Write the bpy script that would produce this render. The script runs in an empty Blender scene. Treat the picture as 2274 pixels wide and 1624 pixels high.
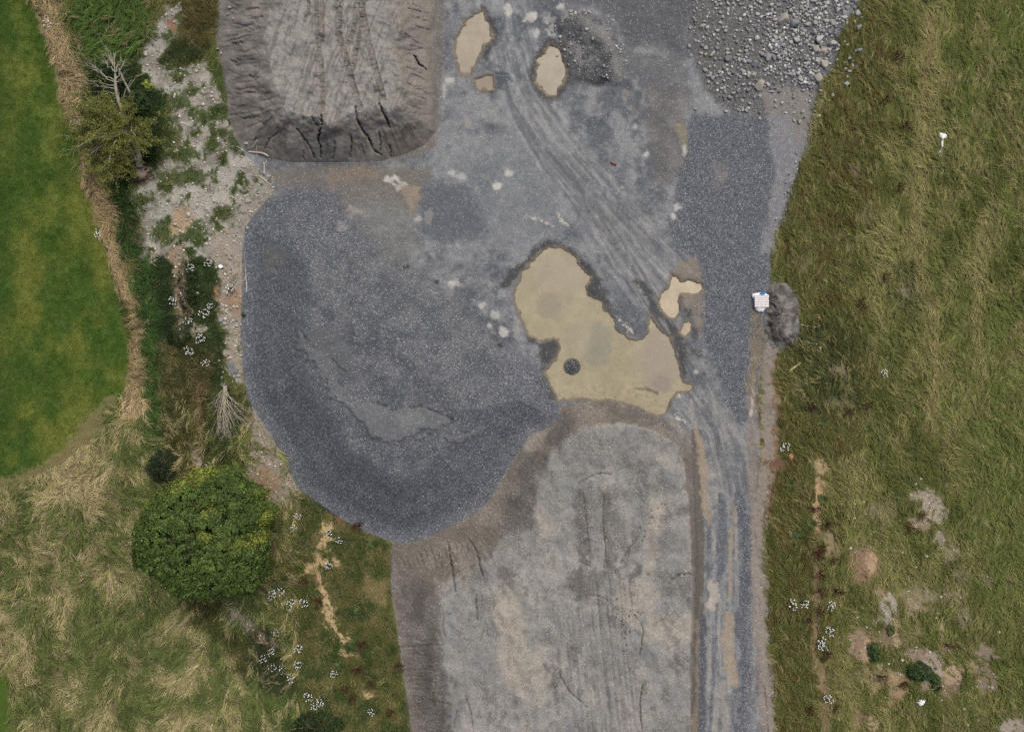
import bpy, math, random
import numpy as np

# ------------------------------------------------------------------ camera, light, exposure
H = 49.76                      # flight height: the frame is 74.64 m wide on the ground
FW, FH = 2273.0, 1624.0        # survey grid units across / down the frame
S = 74.64 / FW
sc = bpy.context.scene
cd = bpy.data.cameras.new("camera"); cam = bpy.data.objects.new("camera", cd)
sc.collection.objects.link(cam)
cd.sensor_width = 36; cd.lens = 24; cd.clip_end = 3000
cam.location = (0, 0, H); cam.rotation_euler = (0, 0, 0)
sc.camera = cam
SUN_EL, SUN_AZ = 58, 62         # degrees, azimuth counted anticlockwise from +X
w = bpy.data.worlds.new("World"); sc.world = w; w.use_nodes = True
nt = w.node_tree; sky = nt.nodes.new("ShaderNodeTexSky"); sky.sky_type = 'NISHITA'; sky.sun_disc = False
sky.sun_elevation = math.radians(SUN_EL); sky.sun_rotation = math.radians(90 - SUN_AZ)
sky.dust_density = 7.0; sky.air_density = 0.7; sky.ozone_density = 1.0
nt.links.new(sky.outputs[0], nt.nodes["Background"].inputs[0]); nt.nodes["Background"].inputs[1].default_value = 0.15
sd = bpy.data.lights.new("sun", 'SUN'); so = bpy.data.objects.new("sun", sd); sc.collection.objects.link(so)
sd.energy = 1.0; sd.angle = math.radians(26); sd.color = (0.975, 1.0, 0.88)
el, az = math.radians(SUN_EL), math.radians(SUN_AZ)
so.rotation_euler = (math.radians(90) - el, 0, az + math.radians(90))
sc.view_settings.view_transform = 'Standard'; sc.view_settings.look = 'None'
sc.view_settings.exposure = 0.0; sc.view_settings.gamma = 1.0
sc.cycles.max_bounces = 5; sc.cycles.diffuse_bounces = 3
sc.cycles.use_denoising = False
K = 1.30                       # brightness of a level white card in this light

R = np.random.default_rng(7); random.seed(7)
C = sc.collection

# ------------------------------------------------------------------ helpers
def lin(c):
    c = np.asarray(c, dtype=np.float32) / 255.0
    return np.where(c <= 0.04045, c / 12.92, ((c + 0.055) / 1.055) ** 2.4)
def alb(c): return np.clip(lin(c) / K, 0.004, 0.85)
def T(c, r, x, y): return (568.3 * c + x * 0.33352, (0, 541.5, 1082.4)[r] + y * 0.33352)
def TT(c, r, pts): return [T(c, r, x, y) for x, y in pts]
def P(x, y): return (x / 1.64188, y / 1.64188)
NT = R.random((256, 256), dtype=np.float32)
def vn(x, y, seed=0):
    x = np.asarray(x, np.float32) + seed * 17.31; y = np.asarray(y, np.float32) + seed * 7.77
    xi = np.floor(x).astype(np.int32); yi = np.floor(y).astype(np.int32)
    fx = x - xi; fy = y - yi
    fx = fx * fx * (3 - 2 * fx); fy = fy * fy * (3 - 2 * fy)
    x0 = xi & 255; x1 = (xi + 1) & 255; y0 = yi & 255; y1 = (yi + 1) & 255
    a = NT[x0, y0]; b = NT[x1, y0]; c = NT[x0, y1]; d = NT[x1, y1]
    return (a + (b - a) * fx) * (1 - fy) + (c + (d - c) * fx) * fy
def fbm(x, y, seed=0, o=4):
    s = 0; a = 0.5; n = 0
    for i in range(o):
        s = s + a * vn(x, y, seed + i * 3); n += a; a *= 0.55; x = x * 2.03; y = y * 2.03
    return s / n
def sm(x, a, b):
    t = np.clip((x - a) / (b - a), 0, 1); return t * t * (3 - 2 * t)

def smooth_path(pts, k=5):
    pts = np.asarray(pts, float); out = []
    n = len(pts)
    for i in range(n - 1):
        p0, p1, p2, p3 = pts[max(i - 1, 0)], pts[i], pts[i + 1], pts[min(i + 2, n - 1)]
        for t in np.linspace(0, 1, k, endpoint=False):
            out.append(.5 * (2 * p1 + (p2 - p0) * t + (2 * p0 - 5 * p1 + 4 * p2 - p3) * t * t + (3 * p1 - p0 - 3 * p2 + p3) * t ** 3))
    out.append(pts[-1]); return np.array(out)

# ------------------------------------------------------------------ the survey grid: heights and soil colours
def axis(n, step=2.0):
    core = np.arange(-60, n + 60 + step, step); out = []; d = step; x = core[-1]
    while x < 16000: d *= 1.35; x += d; out.append(x)
    out = np.array(out)
    return np.concatenate([(n - out)[::-1], core, out]).astype(np.float32)
UA, VA = axis(FW), axis(FH)
U, V = np.meshgrid(UA, VA)
SH = U.shape
COL = np.zeros(SH + (3,), np.float32)
Z = np.zeros(SH, np.float32)
A = {k: np.zeros(SH, np.float32) for k in ('spk', 'grs', 'dry', 'und', 'cob', 'rub', 'wet')}
def crop(pts, pad):
    p = np.asarray(pts, np.float32)
    i0, i1 = np.searchsorted(UA, [p[:, 0].min() - pad, p[:, 0].max() + pad])
    j0, j1 = np.searchsorted(VA, [p[:, 1].min() - pad, p[:, 1].max() + pad])
    return (slice(j0, j1), slice(i0, i1))
def sdf(pts, closed=True, pad=40):
    sl = crop(pts, pad); u = U[sl]; v = V[sl]
    p = np.asarray(pts, np.float32); n = len(p)
    best = np.full(u.shape, 1e12, np.float32); s = np.zeros(u.shape, np.float32); ins = np.zeros(u.shape, bool); acc = 0.0
    for i in range(n if closed else n - 1):
        a = p[i]; b = p[(i + 1) % n]; e = b - a; L2 = max(float(e @ e), 1e-6); L = math.sqrt(L2)
        du = u - a[0]; dv = v - a[1]
        t = np.clip((du * e[0] + dv * e[1]) / L2, 0, 1)
        dd = (du - t * e[0]) ** 2 + (dv - t * e[1]) ** 2
        k = dd < best; best = np.where(k, dd, best); s = np.where(k, acc + t * L, s)
        if closed:
            cr = ((a[1] > v) != (b[1] > v)) & (u < e[0] * (v - a[1]) / (e[1] if abs(e[1]) > 1e-9 else 1e-9) + a[0])
            ins ^= cr
        acc += L
    d = np.sqrt(best)
    return sl, (np.where(ins, -d, d) if closed else d), s
def paint(sl, m, col=None, **kw):
    if col is not None: COL[sl] += (np.asarray(col, np.float32) - COL[sl]) * m[..., None]
    for k, val in kw.items(): A[k][sl] += (val - A[k][sl]) * m
def poly(pts, soft=4, amp=6, scale=18, seed=1):
    sl, d, s = sdf(pts, True, soft + amp + 10)
    if amp: d = d + amp * 2 * (fbm(U[sl] / scale, V[sl] / scale, seed, 4) - 0.5) * 1.6
    return sl, sm(-d, -soft, soft)
def line(pts, wd, soft=3, amp=4, scale=14, seed=2, widths=None):
    wmax = max(widths) if widths else wd
    sl, d, s = sdf(pts, False, wmax + soft + amp + 8)
    if widths:
        p = np.asarray(pts, np.float32); acc = np.concatenate([[0], np.cumsum(np.hypot(*np.diff(p, axis=0).T))])
        wd = np.interp(s, acc, widths)
    if amp: d = d + amp * 2 * (fbm(U[sl] / scale, V[sl] / scale, seed, 4) - 0.5) * 1.6
    return sl, sm(wd - d, -soft, soft)
def ell(cx, cy, rx, ry, rot=0, n=18):
    a = np.linspace(0, 2 * np.pi, n, endpoint=False); r = math.radians(rot)
    x = rx * np.cos(a); y = ry * np.sin(a)
    return [(cx + x[i] * math.cos(r) - y[i] * math.sin(r), cy + x[i] * math.sin(r) + y[i] * math.cos(r)) for i in range(n)]
def thr(sl, scale, lo, hi, seed=5, o=4):                  # patchy 0..1 noise
    return sm(fbm(U[sl] / scale, V[sl] / scale, seed, o), lo, hi)
ALL = (slice(0, SH[0]), slice(0, SH[1]))
def L3(a, b, t): return np.asarray(a, np.float32) + (np.asarray(b, np.float32) - np.asarray(a, np.float32)) * t[..., None]

# -- meadow everywhere first
n1 = fbm(U / 90, V / 160, 3, 5); n2 = fbm(U / 35, V / 60, 9, 4); n3 = fbm(U / 12, V / 16, 13, 3)
COL[:] = L3((92, 97, 54), (122, 122, 76), sm(n1 * .6 + n2 * .4, .34, .66))
COL += ((n3 - .5) * 22)[..., None]
COL[:] = L3(COL, (96, 106, 56), sm(U, 1950, 2260) * sm(fbm(U / 60, V / 90, 21), .35, .6) * .8)
A['grs'][:] = 1.0; A['dry'][:] = sm(n2, .35, .62) * .5 + .12
Z[:] = (fbm(U / 70, V / 70, 31, 4) - .5) * .5
def bare(pts, col, soft=6, amp=8, scale=10, seed=4, a=1.0, spk=.1, cob=0.0, grs=.12):
    sl, m = poly(pts, soft, amp, scale, seed); m = np.clip(m * a * 1.25, 0, 1); m = m * sm(fbm(U[sl] / 5, V[sl] / 5, seed + 40, 3), .22, .42)
    paint(sl, m, col, spk=spk, grs=0 if a > .45 else grs, dry=.5, und=0, cob=cob)
def bareline(pts, wd, col, soft=4, amp=8, scale=10, seed=4, a=1.0, spk=.1, cob=0.0, widths=None):
    widths = [w_ * 1.45 for w_ in widths] if widths else None
    sl, m = line(pts, wd * 1.35, soft, amp, scale, seed, widths); m = np.clip(m * a * 1.2, 0, 1); m = m * sm(fbm(U[sl] / 5, V[sl] / 5, seed + 40, 3), .2, .4)
    paint(sl, m, col, spk=spk, grs=0, dry=.5, und=0, cob=cob)
# darker weedy band of the meadow along the quarry edge
sl, m = poly([(1900, -60), (1990, 0), (1990, 250), (1960, 420), (1900, 560), (1930, 760), (1940, 960), (1850, 1060), (1830, 1300), (1830, 1690), (1690, 1690), (1660, 1000), (1690, 700), (1750, 400), (1850, 200)], 30, 30, 50, 8)
paint(sl, m * .85, None, und=.28, dry=.3); COL[sl] = L3(COL[sl], (82, 84, 46), m * .75)
COL[sl] = L3(COL[sl], (92, 76, 48), m * thr(sl, 24, .52, .7, 17) * .6)
for (x, y, rx, ry) in ((420, 1000, 230, 170), (400, 700, 250, 200), (950, 300, 120, 200)):
    sl, m = poly(ell(*T(3, 1, x, y), rx * .33, ry * .33), 18, 20, 25, 19); COL[sl] = L3(COL[sl], (64, 72, 42), m * .75); paint(sl, m * .6, None, und=.3)
# mossy lighter dry bits and lines in the meadow
for pts, wd in (([T(3, 0, 1080, 150), T(3, 0, 1050, 700), T(3, 0, 1030, 1100), T(3, 0, 980, 1500), T(3, 1, 1020, 300)], 16), ([T(3, 1, 1100, 400), T(3, 1, 1110, 900), T(3, 1, 1090, 1300)], 12), ([T(3, 0, 1440, 1450), T(3, 1, 1400, 100), T(3, 1, 1380, 700)], 10)):
    sl, m = line(pts, wd, 12, 10, 20); COL[sl] = L3(COL[sl], (136, 130, 84), m * .6); paint(sl, m, None, dry=.9)
sl, m = poly([T(3, 1, 1300, 1500), T(3, 1, 1500, 1000), T(3, 1, 1750, 700), T(3, 1, 1900, 1700), T(3, 2, 1800, 900), T(3, 2, 1500, 900)], 30, 25, 40, 12)
COL[sl] = L3(COL[sl], (104, 112, 62), m * .65); paint(sl, m * .7, None, dry=.25)
sl, m = poly([T(3, 0, 1500, -100), T(3, 0, 1800, -100), T(3, 0, 1800, 500), T(3, 0, 1600, 500)], 20, 25, 30, 12)
COL[sl] = L3(COL[sl], (88, 100, 48), m * .7); paint(sl, m * .7, None, dry=.25)

# -- left side: long grass, mown field, tan strip
sl, m = poly([(-16000, -400), (480, -400), (480, 100), (520, 330), (540, 900), (700, 1110), (870, 1210), (905, 1800), (905, 2600), (-16000, 2600)], 6, 0)
q = fbm(U[sl] / 40, V[sl] / 60, 41, 4)
paint(sl, m, L3((72, 84, 46), (94, 100, 58), sm(q, .35, .65)), grs=1, dry=.3, und=.2)
# rough swirled grass lower left
sl, m = poly([(-300, 1070), (60, 1075), (150, 1030), (240, 960), (300, 900), (330, 1000), (330, 1100), (330, 1250), (430, 1340), (520, 1400), (560, 1470), (640, 1700), (640, 2300), (-16000, 2300), (-16000, 1070)], 10, 10, 20)
wx_ = U[sl] + 60 * (fbm(U[sl] / 60, V[sl] / 60, 51) - .5); wy_ = V[sl] + 60 * (fbm(U[sl] / 60, V[sl] / 60, 52) - .5)
q = fbm(wx_ / 38, wy_ / 55, 53, 4)
paint(sl, m, L3((88, 96, 57), (110, 108, 73), sm(q, .38, .68)), grs=1, und=0)
A['dry'][sl] = A['dry'][sl] * (1 - m) + m * (.10 + .55 * sm(q, .38, .7))
# mown field
LAWN = [(-16000, -500), (40, -500), (66, 0), (100, 60), (128, 170), (155, 240), (175, 320), (190, 380), (210, 440), (232, 540), (255, 620), (272, 720), (290, 800), (285, 850), (262, 900), (240, 940), (190, 985), (130, 1030), (60, 1062), (0, 1085), (-200, 1110), (-16000, 1110)]
sl, m = poly(LAWN, 4, 5, 10)
q = fbm(U[sl] / 55, V[sl] / 75, 61, 5); q2 = fbm(U[sl] / 9, V[sl] / 9, 63, 3)
c = L3((68, 92, 36), (106, 114, 52), sm(q, .3, .7)); c += ((q2 - .5) * 26)[..., None]
c = L3(c, (54, 80, 32), sm(60 - U[sl], 0, 90) * .6)
paint(sl, m, c, grs=.55, dry=0, und=0, spk=0)
A['lawn'] = np.zeros(SH, np.float32); A['lawn'][sl] = m
sl, m = poly([(-300, 1480), (12, 1480), (24, 1530), (34, 1624), (40, 1800), (-300, 1800)], 6, 8, 12); paint(sl, m, (76, 98, 38), grs=.6, dry=.05); A['lawn'][sl] = np.maximum(A['lawn'][sl], m)
# tan dry strip along the field edge
ts = TT(0, 0, [(260, -200), (300, 0), (345, 150), (400, 300), (450, 450), (480, 600), (510, 760)]); sl, m = line(ts, 26, 7, 9, 14, 3); paint(sl, m, (144, 130, 100), grs=1, dry=1, und=0)
ts = TT(0, 0, [(560, 1050), (610, 1200), (650, 1300), (700, 1450), (750, 1600)]) + TT(0, 1, [(790, 150), (835, 300), (858, 420), (890, 600), (905, 780), (900, 900), (915, 1080)])
sl, m = line(ts, 20, 6, 9, 12, 6, [14, 19, 22, 21, 20, 16, 12, 9, 10, 12, 20, 22]); paint(sl, m, (142, 123, 92), grs=1, dry=1, und=0)
ts = TT(0, 1, [(-50, 1610), (160, 1550), (330, 1490), (480, 1390), (560, 1310), (680, 1130), (740, 1040)]); sl, m = line(ts, 14, 7, 9, 12, 7, [10, 12, 16, 24, 26, 22, 14]); paint(sl, m * .8, (130, 122, 86), grs=1, dry=.85, und=0)
sl, m = poly(TT(0, 1, [(420, 1450), (620, 1290), (760, 1350), (760, 1550), (640, 1700), (300, 1700)]), 10, 14, 16); paint(sl, m * .6, (134, 124, 92), dry=.9)
# dark undergrowth and weedy strips
def weeds(pts, col=(54, 66, 36), soft=10, amp=14, scale=18, seed=3, und=.95, a=.9, dry=.1):
    sl, m = poly(pts, soft, amp, scale, seed); m = m * a; paint(sl, m, col, und=und, grs=.5, dry=dry, cob=0, spk=0)
weeds(TT(0, 0, [(490, -100), (1000, -100), (960, 300), (930, 600), (720, 640), (580, 560), (560, 300)]), (76, 98, 50), und=.12, a=.9)
weeds(TT(0, 0, [(560, 420), (980, 380), (1010, 560), (1110, 640), (1100, 900), (1050, 1080), (900, 1120), (860, 700), (580, 640)]), (46, 60, 34))
weeds(TT(0, 0, [(1090, 450), (1180, 220), (1180, -120), (1460, -120), (1430, 280), (1370, 400), (1200, 450)]), (80, 74, 44), und=.6, dry=.3)
weeds(TT(0, 0, [(1040, 330), (1120, 290), (1380, 300), (1360, 400), (1150, 440), (1030, 420)]), (54, 64, 36))
weeds(TT(0, 0, [(1370, 380), (1480, 440), (1480, 620), (1400, 590), (1350, 450)]), (72, 86, 44), und=.4)
weeds(TT(0, 0, [(700, 1180), (880, 1150), (890, 1300), (940, 1450), (920, 1700), (800, 1700), (740, 1300)]), (52, 68, 38))
weeds(TT(0, 1, [(850, 0), (1000, 0), (1150, 80), (1150, 550), (1080, 650), (1060, 900), (1050, 1300), (980, 1300), (960, 900), (930, 600), (880, 300)]), (60, 84, 44), und=.5)
weeds(TT(0, 1, [(1060, 60), (1180, 120), (1170, 480), (1140, 650), (1060, 640), (1040, 300)]), (44, 58, 34))
weeds(TT(0, 1, [(1230, 30), (1420, 30), (1460, 250), (1450, 460), (1500, 700), (1470, 950), (1380, 1000), (1250, 640), (1150, 560), (1240, 420), (1220, 180)]), (50, 64, 36))
weeds(TT(0, 1, [(1060, 650), (1250, 600), (1420, 750), (1420, 1100), (1450, 1350), (1400, 1560), (1200, 1560), (1050, 1340), (1050, 900)]), (66, 66, 38), und=.75, dry=.35)
weeds(TT(0, 1, [(1270, 850), (1390, 880), (1400, 1250), (1320, 1280), (1290, 1000)]), (84, 70, 46), und=.4, dry=.4, a=.8)
weeds(TT(0, 1, [(1430, 930), (1640, 980), (1680, 1120), (1620, 1200), (1560, 1300), (1540, 1500), (1480, 1480), (1420, 1200)]), (58, 68, 38), und=.6)
weeds(TT(0, 2, [(1220, 700), (1450, 720), (1500, 900), (1620, 1000), (1700, 1150), (1700, 1300), (1600, 1240), (1480, 960), (1300, 860)]), (64, 64, 38), und=.7)
weeds(TT(1, 2, [(-20, 880), (60, 900), (230, 1060), (300, 1160), (260, 1340), (120, 1330), (0, 1180), (-60, 1000)]), (48, 54, 36), und=.8)
weeds(TT(1, 2, [(250, 1500), (520, 1450), (560, 1700), (200, 1700)]), (50, 62, 36), und=.9)
# green bank left of the lower sand heap
sl, m = poly(TT(1, 2, [(60, 120), (300, 60), (440, 110), (620, 220), (850, 350), (910, 400), (890, 620), (900, 830), (960, 1150), (1010, 1500), (1020, 1800), (560, 1800), (300, 1300), (100, 900), (20, 600)]), 8, 8)
q = fbm(U[sl] / 22, V[sl] / 26, 71, 4); paint(sl, m, L3((62, 74, 40), (92, 92, 54), sm(q, .35, .68)), grs=.9, dry=.35, und=.38)
sl, m = poly(TT(1, 2, [(720, 560), (880, 640), (860, 780), (700, 700)]), 8, 8, 10); paint(sl, m * .8, (132, 122, 82), dry=1, und=0)
PALE = (192, 168, 128)
bareline(TT(1, 2, [(475, 250), (470, 330), (410, 430), (430, 500), (340, 530)]), 7, PALE, 5, 14, 9, 4)
bareline(TT(1, 2, [(400, 560), (440, 680), (470, 800), (490, 880), (540, 960), (590, 1010)]), 6, PALE, 3, 10, 8, 5, widths=[4, 5, 9, 7, 5, 5])
bareline(TT(1, 2, [(580, 1080), (600, 1110), (650, 1110)]), 5, PALE, 3, 7, 7, 5)
bare(ell(*T(1, 2, 745, 1370), 11, 12), PALE, 5, 8, 8); bare(ell(*T(1, 2, 835, 1285), 6, 6), PALE, 4, 6, 8, a=.7); bare(ell(*T(1, 2, 530, 490), 10, 10), PALE, 4, 8, 8, a=.8)
for (x, y) in ((390, 610), (240, 560), (560, 200)): bare(ell(*T(1, 2, x, y), 10, 13), (128, 100, 76), 6, 8, 9, a=.7)

# -- stony strip left of the heaps
STONE = (152, 145, 132)
SP = TT(0, 0, [(1110, 30), (1190, 30), (1190, 200), (1120, 280), (1050, 400), (1100, 440), (1300, 430), (1370, 400), (1430, 560), (1480, 640), (1540, 780), (1620, 900), (1720, 980), (1800, 1080), (1820, 1250), (1700, 1330), (1650, 1480), (1610, 1640), (1600, 1700), (1380, 1720), (940, 1700), (920, 1400), (880, 1280), (980, 1170), (1060, 1080), (1120, 980), (1230, 950), (1140, 800), (1120, 640), (1010, 560), (930, 430), (960, 300)])
sl, m = poly(SP, 6, 10, 14, 11)
q = fbm(U[sl] / 30, V[sl] / 30, 73, 4)
paint(sl, m, L3((136, 132, 121), (170, 167, 157), sm(q, .35, .65)), spk=.45, grs=.08, dry=.2, und=0, cob=.75)
g = m * sm(fbm(U[sl] / 20, V[sl] / 24, 75, 5), .56, .66); paint(sl, g, (70, 82, 46), und=.6, grs=.5, cob=.1, spk=0)
for (x, y, rx, ry) in ((1180, 680, 90, 60), (1330, 760, 90, 50), (1190, 500, 60, 40), (1270, 600, 40, 50), (1470, 750, 70, 60), (1580, 930, 60, 90), (1410, 950, 50, 60), (1160, 1180, 130, 60), (1290, 1180, 70, 60), (1100, 1530, 90, 90), (1290, 1540, 90, 70), (1480, 1420, 60, 60), (1250, 1030, 80, 50)):
    sl, m = poly(ell(*T(0, 0, x, y), rx * .33, ry * .33), 5, 9, 9, 23); paint(sl, m * .8, (68, 82, 44), und=.5, grs=.5, cob=.15, spk=0)
bare(ell(*T(0, 0, 1140, 170), 12, 16), (140, 112, 88), 6, 7, 9, cob=.3)
bare(TT(0, 0, [(1130, 1500), (1160, 1380), (1250, 1370), (1290, 1460), (1230, 1540), (1150, 1560)]), (176, 154, 124), 6, 6, 9, cob=.8)
bare(TT(0, 0, [(900, 1130), (1010, 1110), (1030, 1180), (960, 1240), (890, 1200)]), (122, 106, 90), 3, 4, 8, cob=.3)
bareline(TT(0, 1, [(1170, 60), (1200, 150), (1200, 300), (1230, 450), (1200, 540)]), 11, (150, 130, 108), 6, 9, 10, 4, spk=.3, cob=.8)
bare(TT(0, 1, [(1190, 560), (1260, 540), (1370, 520), (1380, 560), (1270, 610), (1210, 620)]), (156, 148, 134), 4, 8, 9, cob=.6)
bareline(TT(0, 1, [(1500, 20), (1560, 150), (1540, 300), (1530, 420), (1560, 550), (1550, 680), (1560, 800), (1590, 900)]), 15, (160, 150, 136), 5, 8, 10, 4, spk=.5, cob=1.0, widths=[26, 22, 18, 20, 18, 12, 14, 8])
bare(TT(0, 1, [(1480, 380), (1560, 300), (1600, 320), (1610, 460), (1560, 470)]), (162, 138, 116), 4, 6, 9, cob=.7)
bareline(TT(0, 1, [(1440, 270), (1440, 340)]), 5, (150, 122, 98), 4, 5, 8)
bare(TT(0, 1, [(1600, 1090), (1720, 1080), (1840, 1330), (2000, 1640), (1980, 1720), (1820, 1740), (1600, 1600), (1640, 1430), (1670, 1250)]), (150, 140, 125), 6, 8, 12, spk=.5, cob=.8)
bare(TT(0, 1, [(1640, 1560), (1760, 1480), (1880, 1560), (1800, 1680)]), (150, 124, 100), 8, 8, 10, spk=.3, cob=.6, a=.7)
bare(TT(0, 1, [(1250, 1340), (1330, 1330), (1360, 1460), (1320, 1520), (1270, 1440)]), (150, 136, 118), 4, 6, 9, cob=.7)
bare(TT(0, 2, [(1540, 680), (1590, 700), (1620, 790), (1690, 800), (1690, 900), (1650, 980), (1600, 880), (1520, 870)]), (146, 138, 130), 4, 7, 9, cob=.9)
bareline(TT(1, 2, [(0, 960), (70, 1010), (190, 1050)]), 8, (120, 104, 88), 5, 8, 9, cob=.8)

bare(TT(0, 0, [(1560, 1500), (1600, 1330), (1700, 1240), (1860, 1200), (1850, 1300), (1760, 1420), (1640, 1640), (1560, 1680)]), (150, 146, 136), 5, 6, 12, 5, 1, .4, .8)
# -- quarry floor
YARD = [(487, -500), (484, 0), (480, 80), (495, 160), (505, 240), (520, 300), (545, 345), (590, 392), (612, 425), (570, 470), (545, 505), (538, 560), (538, 640), (535, 740), (540, 830), (553, 890), (590, 950), (630, 1010), (660, 1080), (690, 1105), (740, 1140), (800, 1175), (850, 1195), (872, 1205), (868, 1240), (866, 1300), (880, 1380), (885, 1420), (895, 1500), (905, 1560), (912, 1624), (930, 2100), (1725, 2100), (1706, 1624), (1694, 1480), (1686, 1350), (1682, 1250), (1676, 1170), (1680, 1080), (1688, 1000), (1686, 950), (1680, 880), (1692, 800), (1740, 780), (1775, 740), (1772, 660), (1745, 628), (1706, 632), (1712, 560), (1738, 490), (1752, 430), (1775, 360), (1796, 300), (1808, 240), (1822, 190), (1855, 150), (1862, 90), (1890, 40), (1915, 0), (1925, -500)]
slY, dY, sY = sdf(YARD, True, 60)
dYn = dY + 5 * (fbm(U[slY] / 9, V[slY] / 9, 81, 3) - .5)
mY = sm(-dYn, -2.5, 2.5)
q = fbm(U[slY] / 60, V[slY] / 60, 83, 5); q2 = fbm(U[slY] / 20, V[slY] / 20, 85, 4)
q3 = fbm(U[slY] / 9, V[slY] / 9, 86, 4)
c = L3((102, 106, 111), (138, 141, 143), sm(q * .6 + q2 * .4, .36, .64)); c += ((q3 - .5) * 34)[..., None]
c = L3(c, (146, 146, 143), sm(q2, .58, .74) * .6)
paint(slY, mY, c, spk=.38, grs=0, dry=0, und=0, cob=0)
YM = np.zeros(SH, np.float32); YM[slY] = mY
Zy = (fbm(U / 45, V / 45, 87, 4) - .5) * .22
Z += (Zy - Z) * np.clip(YM, 0, 1)
def soil(pts, col, soft=8, amp=10, scale=16, seed=5, a=1.0, **kw):
    sl, m = poly(pts, soft, amp, scale, seed); paint(sl, m * a, col, **kw)
def soilline(pts, wd, col, soft=4, amp=6, scale=14, seed=5, a=1.0, widths=None, **kw):
    sl, m = line(pts, wd, soft, amp, scale, seed, widths); paint(sl, m * a, col, **kw)
def streaks(pts, wd, cols, fl, fs, seed, a=1.0, soft=14, **kw):      # compacted wheel tracks: bands that run along a path
    sl, d, s = sdf(pts, False, wd + soft + 6)
    p = np.asarray(pts, np.float32)
    # signed lateral offset from the local path direction
    acc = np.concatenate([[0], np.cumsum(np.hypot(*np.diff(p, axis=0).T))])
    cx = np.interp(s, acc, p[:, 0]); cy = np.interp(s, acc, p[:, 1])
    tx = np.interp(s + 8, acc, p[:, 0]) - np.interp(s - 8, acc, p[:, 0]); ty = np.interp(s + 8, acc, p[:, 1]) - np.interp(s - 8, acc, p[:, 1])
    lat = ((U[sl] - cx) * -ty + (V[sl] - cy) * tx) / (np.hypot(tx, ty) + 1e-6)
    n = fbm(lat / fl, s / fs, seed, 4)
    m = sm(wd - d, -soft, soft) * a
    n = sm(n * .72 + .28 * fbm(U[sl] / 9, V[sl] / 14, seed + 1, 4), .28, .72)
    m = m * sm(fbm(U[sl] / 24, V[sl] / 34, seed + 2, 4), .22, .62)
    c = np.zeros(n.shape + (3,), np.float32); k = len(cols) - 1
    for ch in range(3): c[..., ch] = np.interp(n, np.linspace(0, 1, k + 1), [q_[ch] for q_ in cols])
    paint(sl, m, c, **kw)
    return sl, m, lat, s, n
# crushed stone bank on the right and coarse areas
soil([(1530, 255), (1760, 250), (1800, 300), (1760, 420), (1715, 560), (1705, 640), (1700, 760), (1680, 880), (1640, 950), (1610, 880), (1560, 760), (1545, 600), (1490, 560), (1500, 420)], (101, 105, 112), 10, 10, 20, 5, spk=1.0)
soil([(1700, 250), (1760, 250), (1805, 250), (1790, 330), (1740, 470), (1715, 560), (1690, 560), (1720, 400)], (146, 146, 146), 7, 10, 16, 7, .7, spk=.35)
soil([(1580, 370), (1610, 360), (1620, 400), (1590, 420)], (130, 126, 122), 10, 8, 12, 7, .7, spk=.5)
soil([(1530, -60), (1525, 60), (1540, 130), (1560, 180), (1600, 240), (1660, 260), (1760, 240), (1800, 240), (1830, 170), (1860, 100), (1880, 40), (1900, -60)], (104, 104, 103), 8, 10, 18, 5, spk=.8, rub=1)
soil([(1690, 205), (1770, 190), (1810, 215), (1800, 290), (1770, 320), (1750, 255), (1700, 245)], (134, 131, 126), 8, 10, 14, 8, spk=.4, rub=.25)
soil([(1260, -60), (1530, -60), (1530, 120), (1400, 110), (1330, 20), (1250, 20)], (92, 94, 97), 14, 14, 26, 5, .8, spk=.6)
soil([(1380, 110), (1520, 120), (1540, 240), (1480, 200), (1400, 180)], (106, 107, 108), 12, 14, 22, 6, .7, spk=.5)
soil([(1440, 180), (1520, 200), (1520, 300), (1530, 360), (1470, 420), (1430, 300)], (112, 109, 105), 12, 16, 22, 9, .6)
soil(TT(2, 0, [(1070, 820), (1150, 810), (1170, 940), (1130, 980), (1100, 900)]), (140, 132, 114), 4, 5, 9, 5, .85, spk=.1)
soil([(950, 380), (1130, 270), (1220, 330), (1300, 470), (1160, 560), (960, 540), (930, 470)], (134, 138, 141), 20, 20, 35, 5, .7)
soil([(930, 400), (1060, 400), (1080, 520), (980, 560), (920, 520)], (92, 97, 104), 18, 18, 26, 8, .7)
soil([(600, 375), (740, 365), (960, 370), (930, 470), (760, 470), (690, 430), (610, 420)], (122, 117, 110), 10, 14, 22, 5, .9, spk=.3)
soil([(690, 430), (900, 440), (950, 520), (880, 620), (750, 600), (690, 520)], (124, 124, 121), 14, 18, 22, 5, .75, spk=.3)
soil([(730, 375), (830, 370), (840, 392), (740, 400)], (138, 126, 112), 8, 8, 14, 5, .7)
streaks([(1112, -300), (1120, 0), (1135, 80), (1152, 160), (1180, 240), (1240, 340), (1320, 450), (1400, 560), (1460, 640)], 62, [(104, 108, 112), (130, 134, 137), (154, 157, 158), (172, 173, 171)], 9, 130, 91, .85, 22, spk=.15)
streaks([(1175, 240), (1230, 320), (1300, 400), (1400, 500), (1500, 600)], 48, [(100, 104, 108), (128, 130, 131), (158, 158, 155)], 6, 110, 93, .7, 20, spk=.15)
streaks([(1330, 480), (1400, 590), (1450, 670), (1520, 770)], 34, [(92, 94, 97), (126, 128, 130), (160, 158, 152)], 6, 90, 95, .75, 14, spk=.2)
for pts in ([(920, 510), (980, 545), (1060, 552), (1180, 552)], [(960, 560), (1040, 580), (1140, 586)], [(985, 320), (1060, 300), (1150, 305)], [(1020, 640), (1100, 600), (1180, 560)]):
    soilline(pts, 3, (142, 145, 148), 4, 3, 10, 6, .5)
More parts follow.
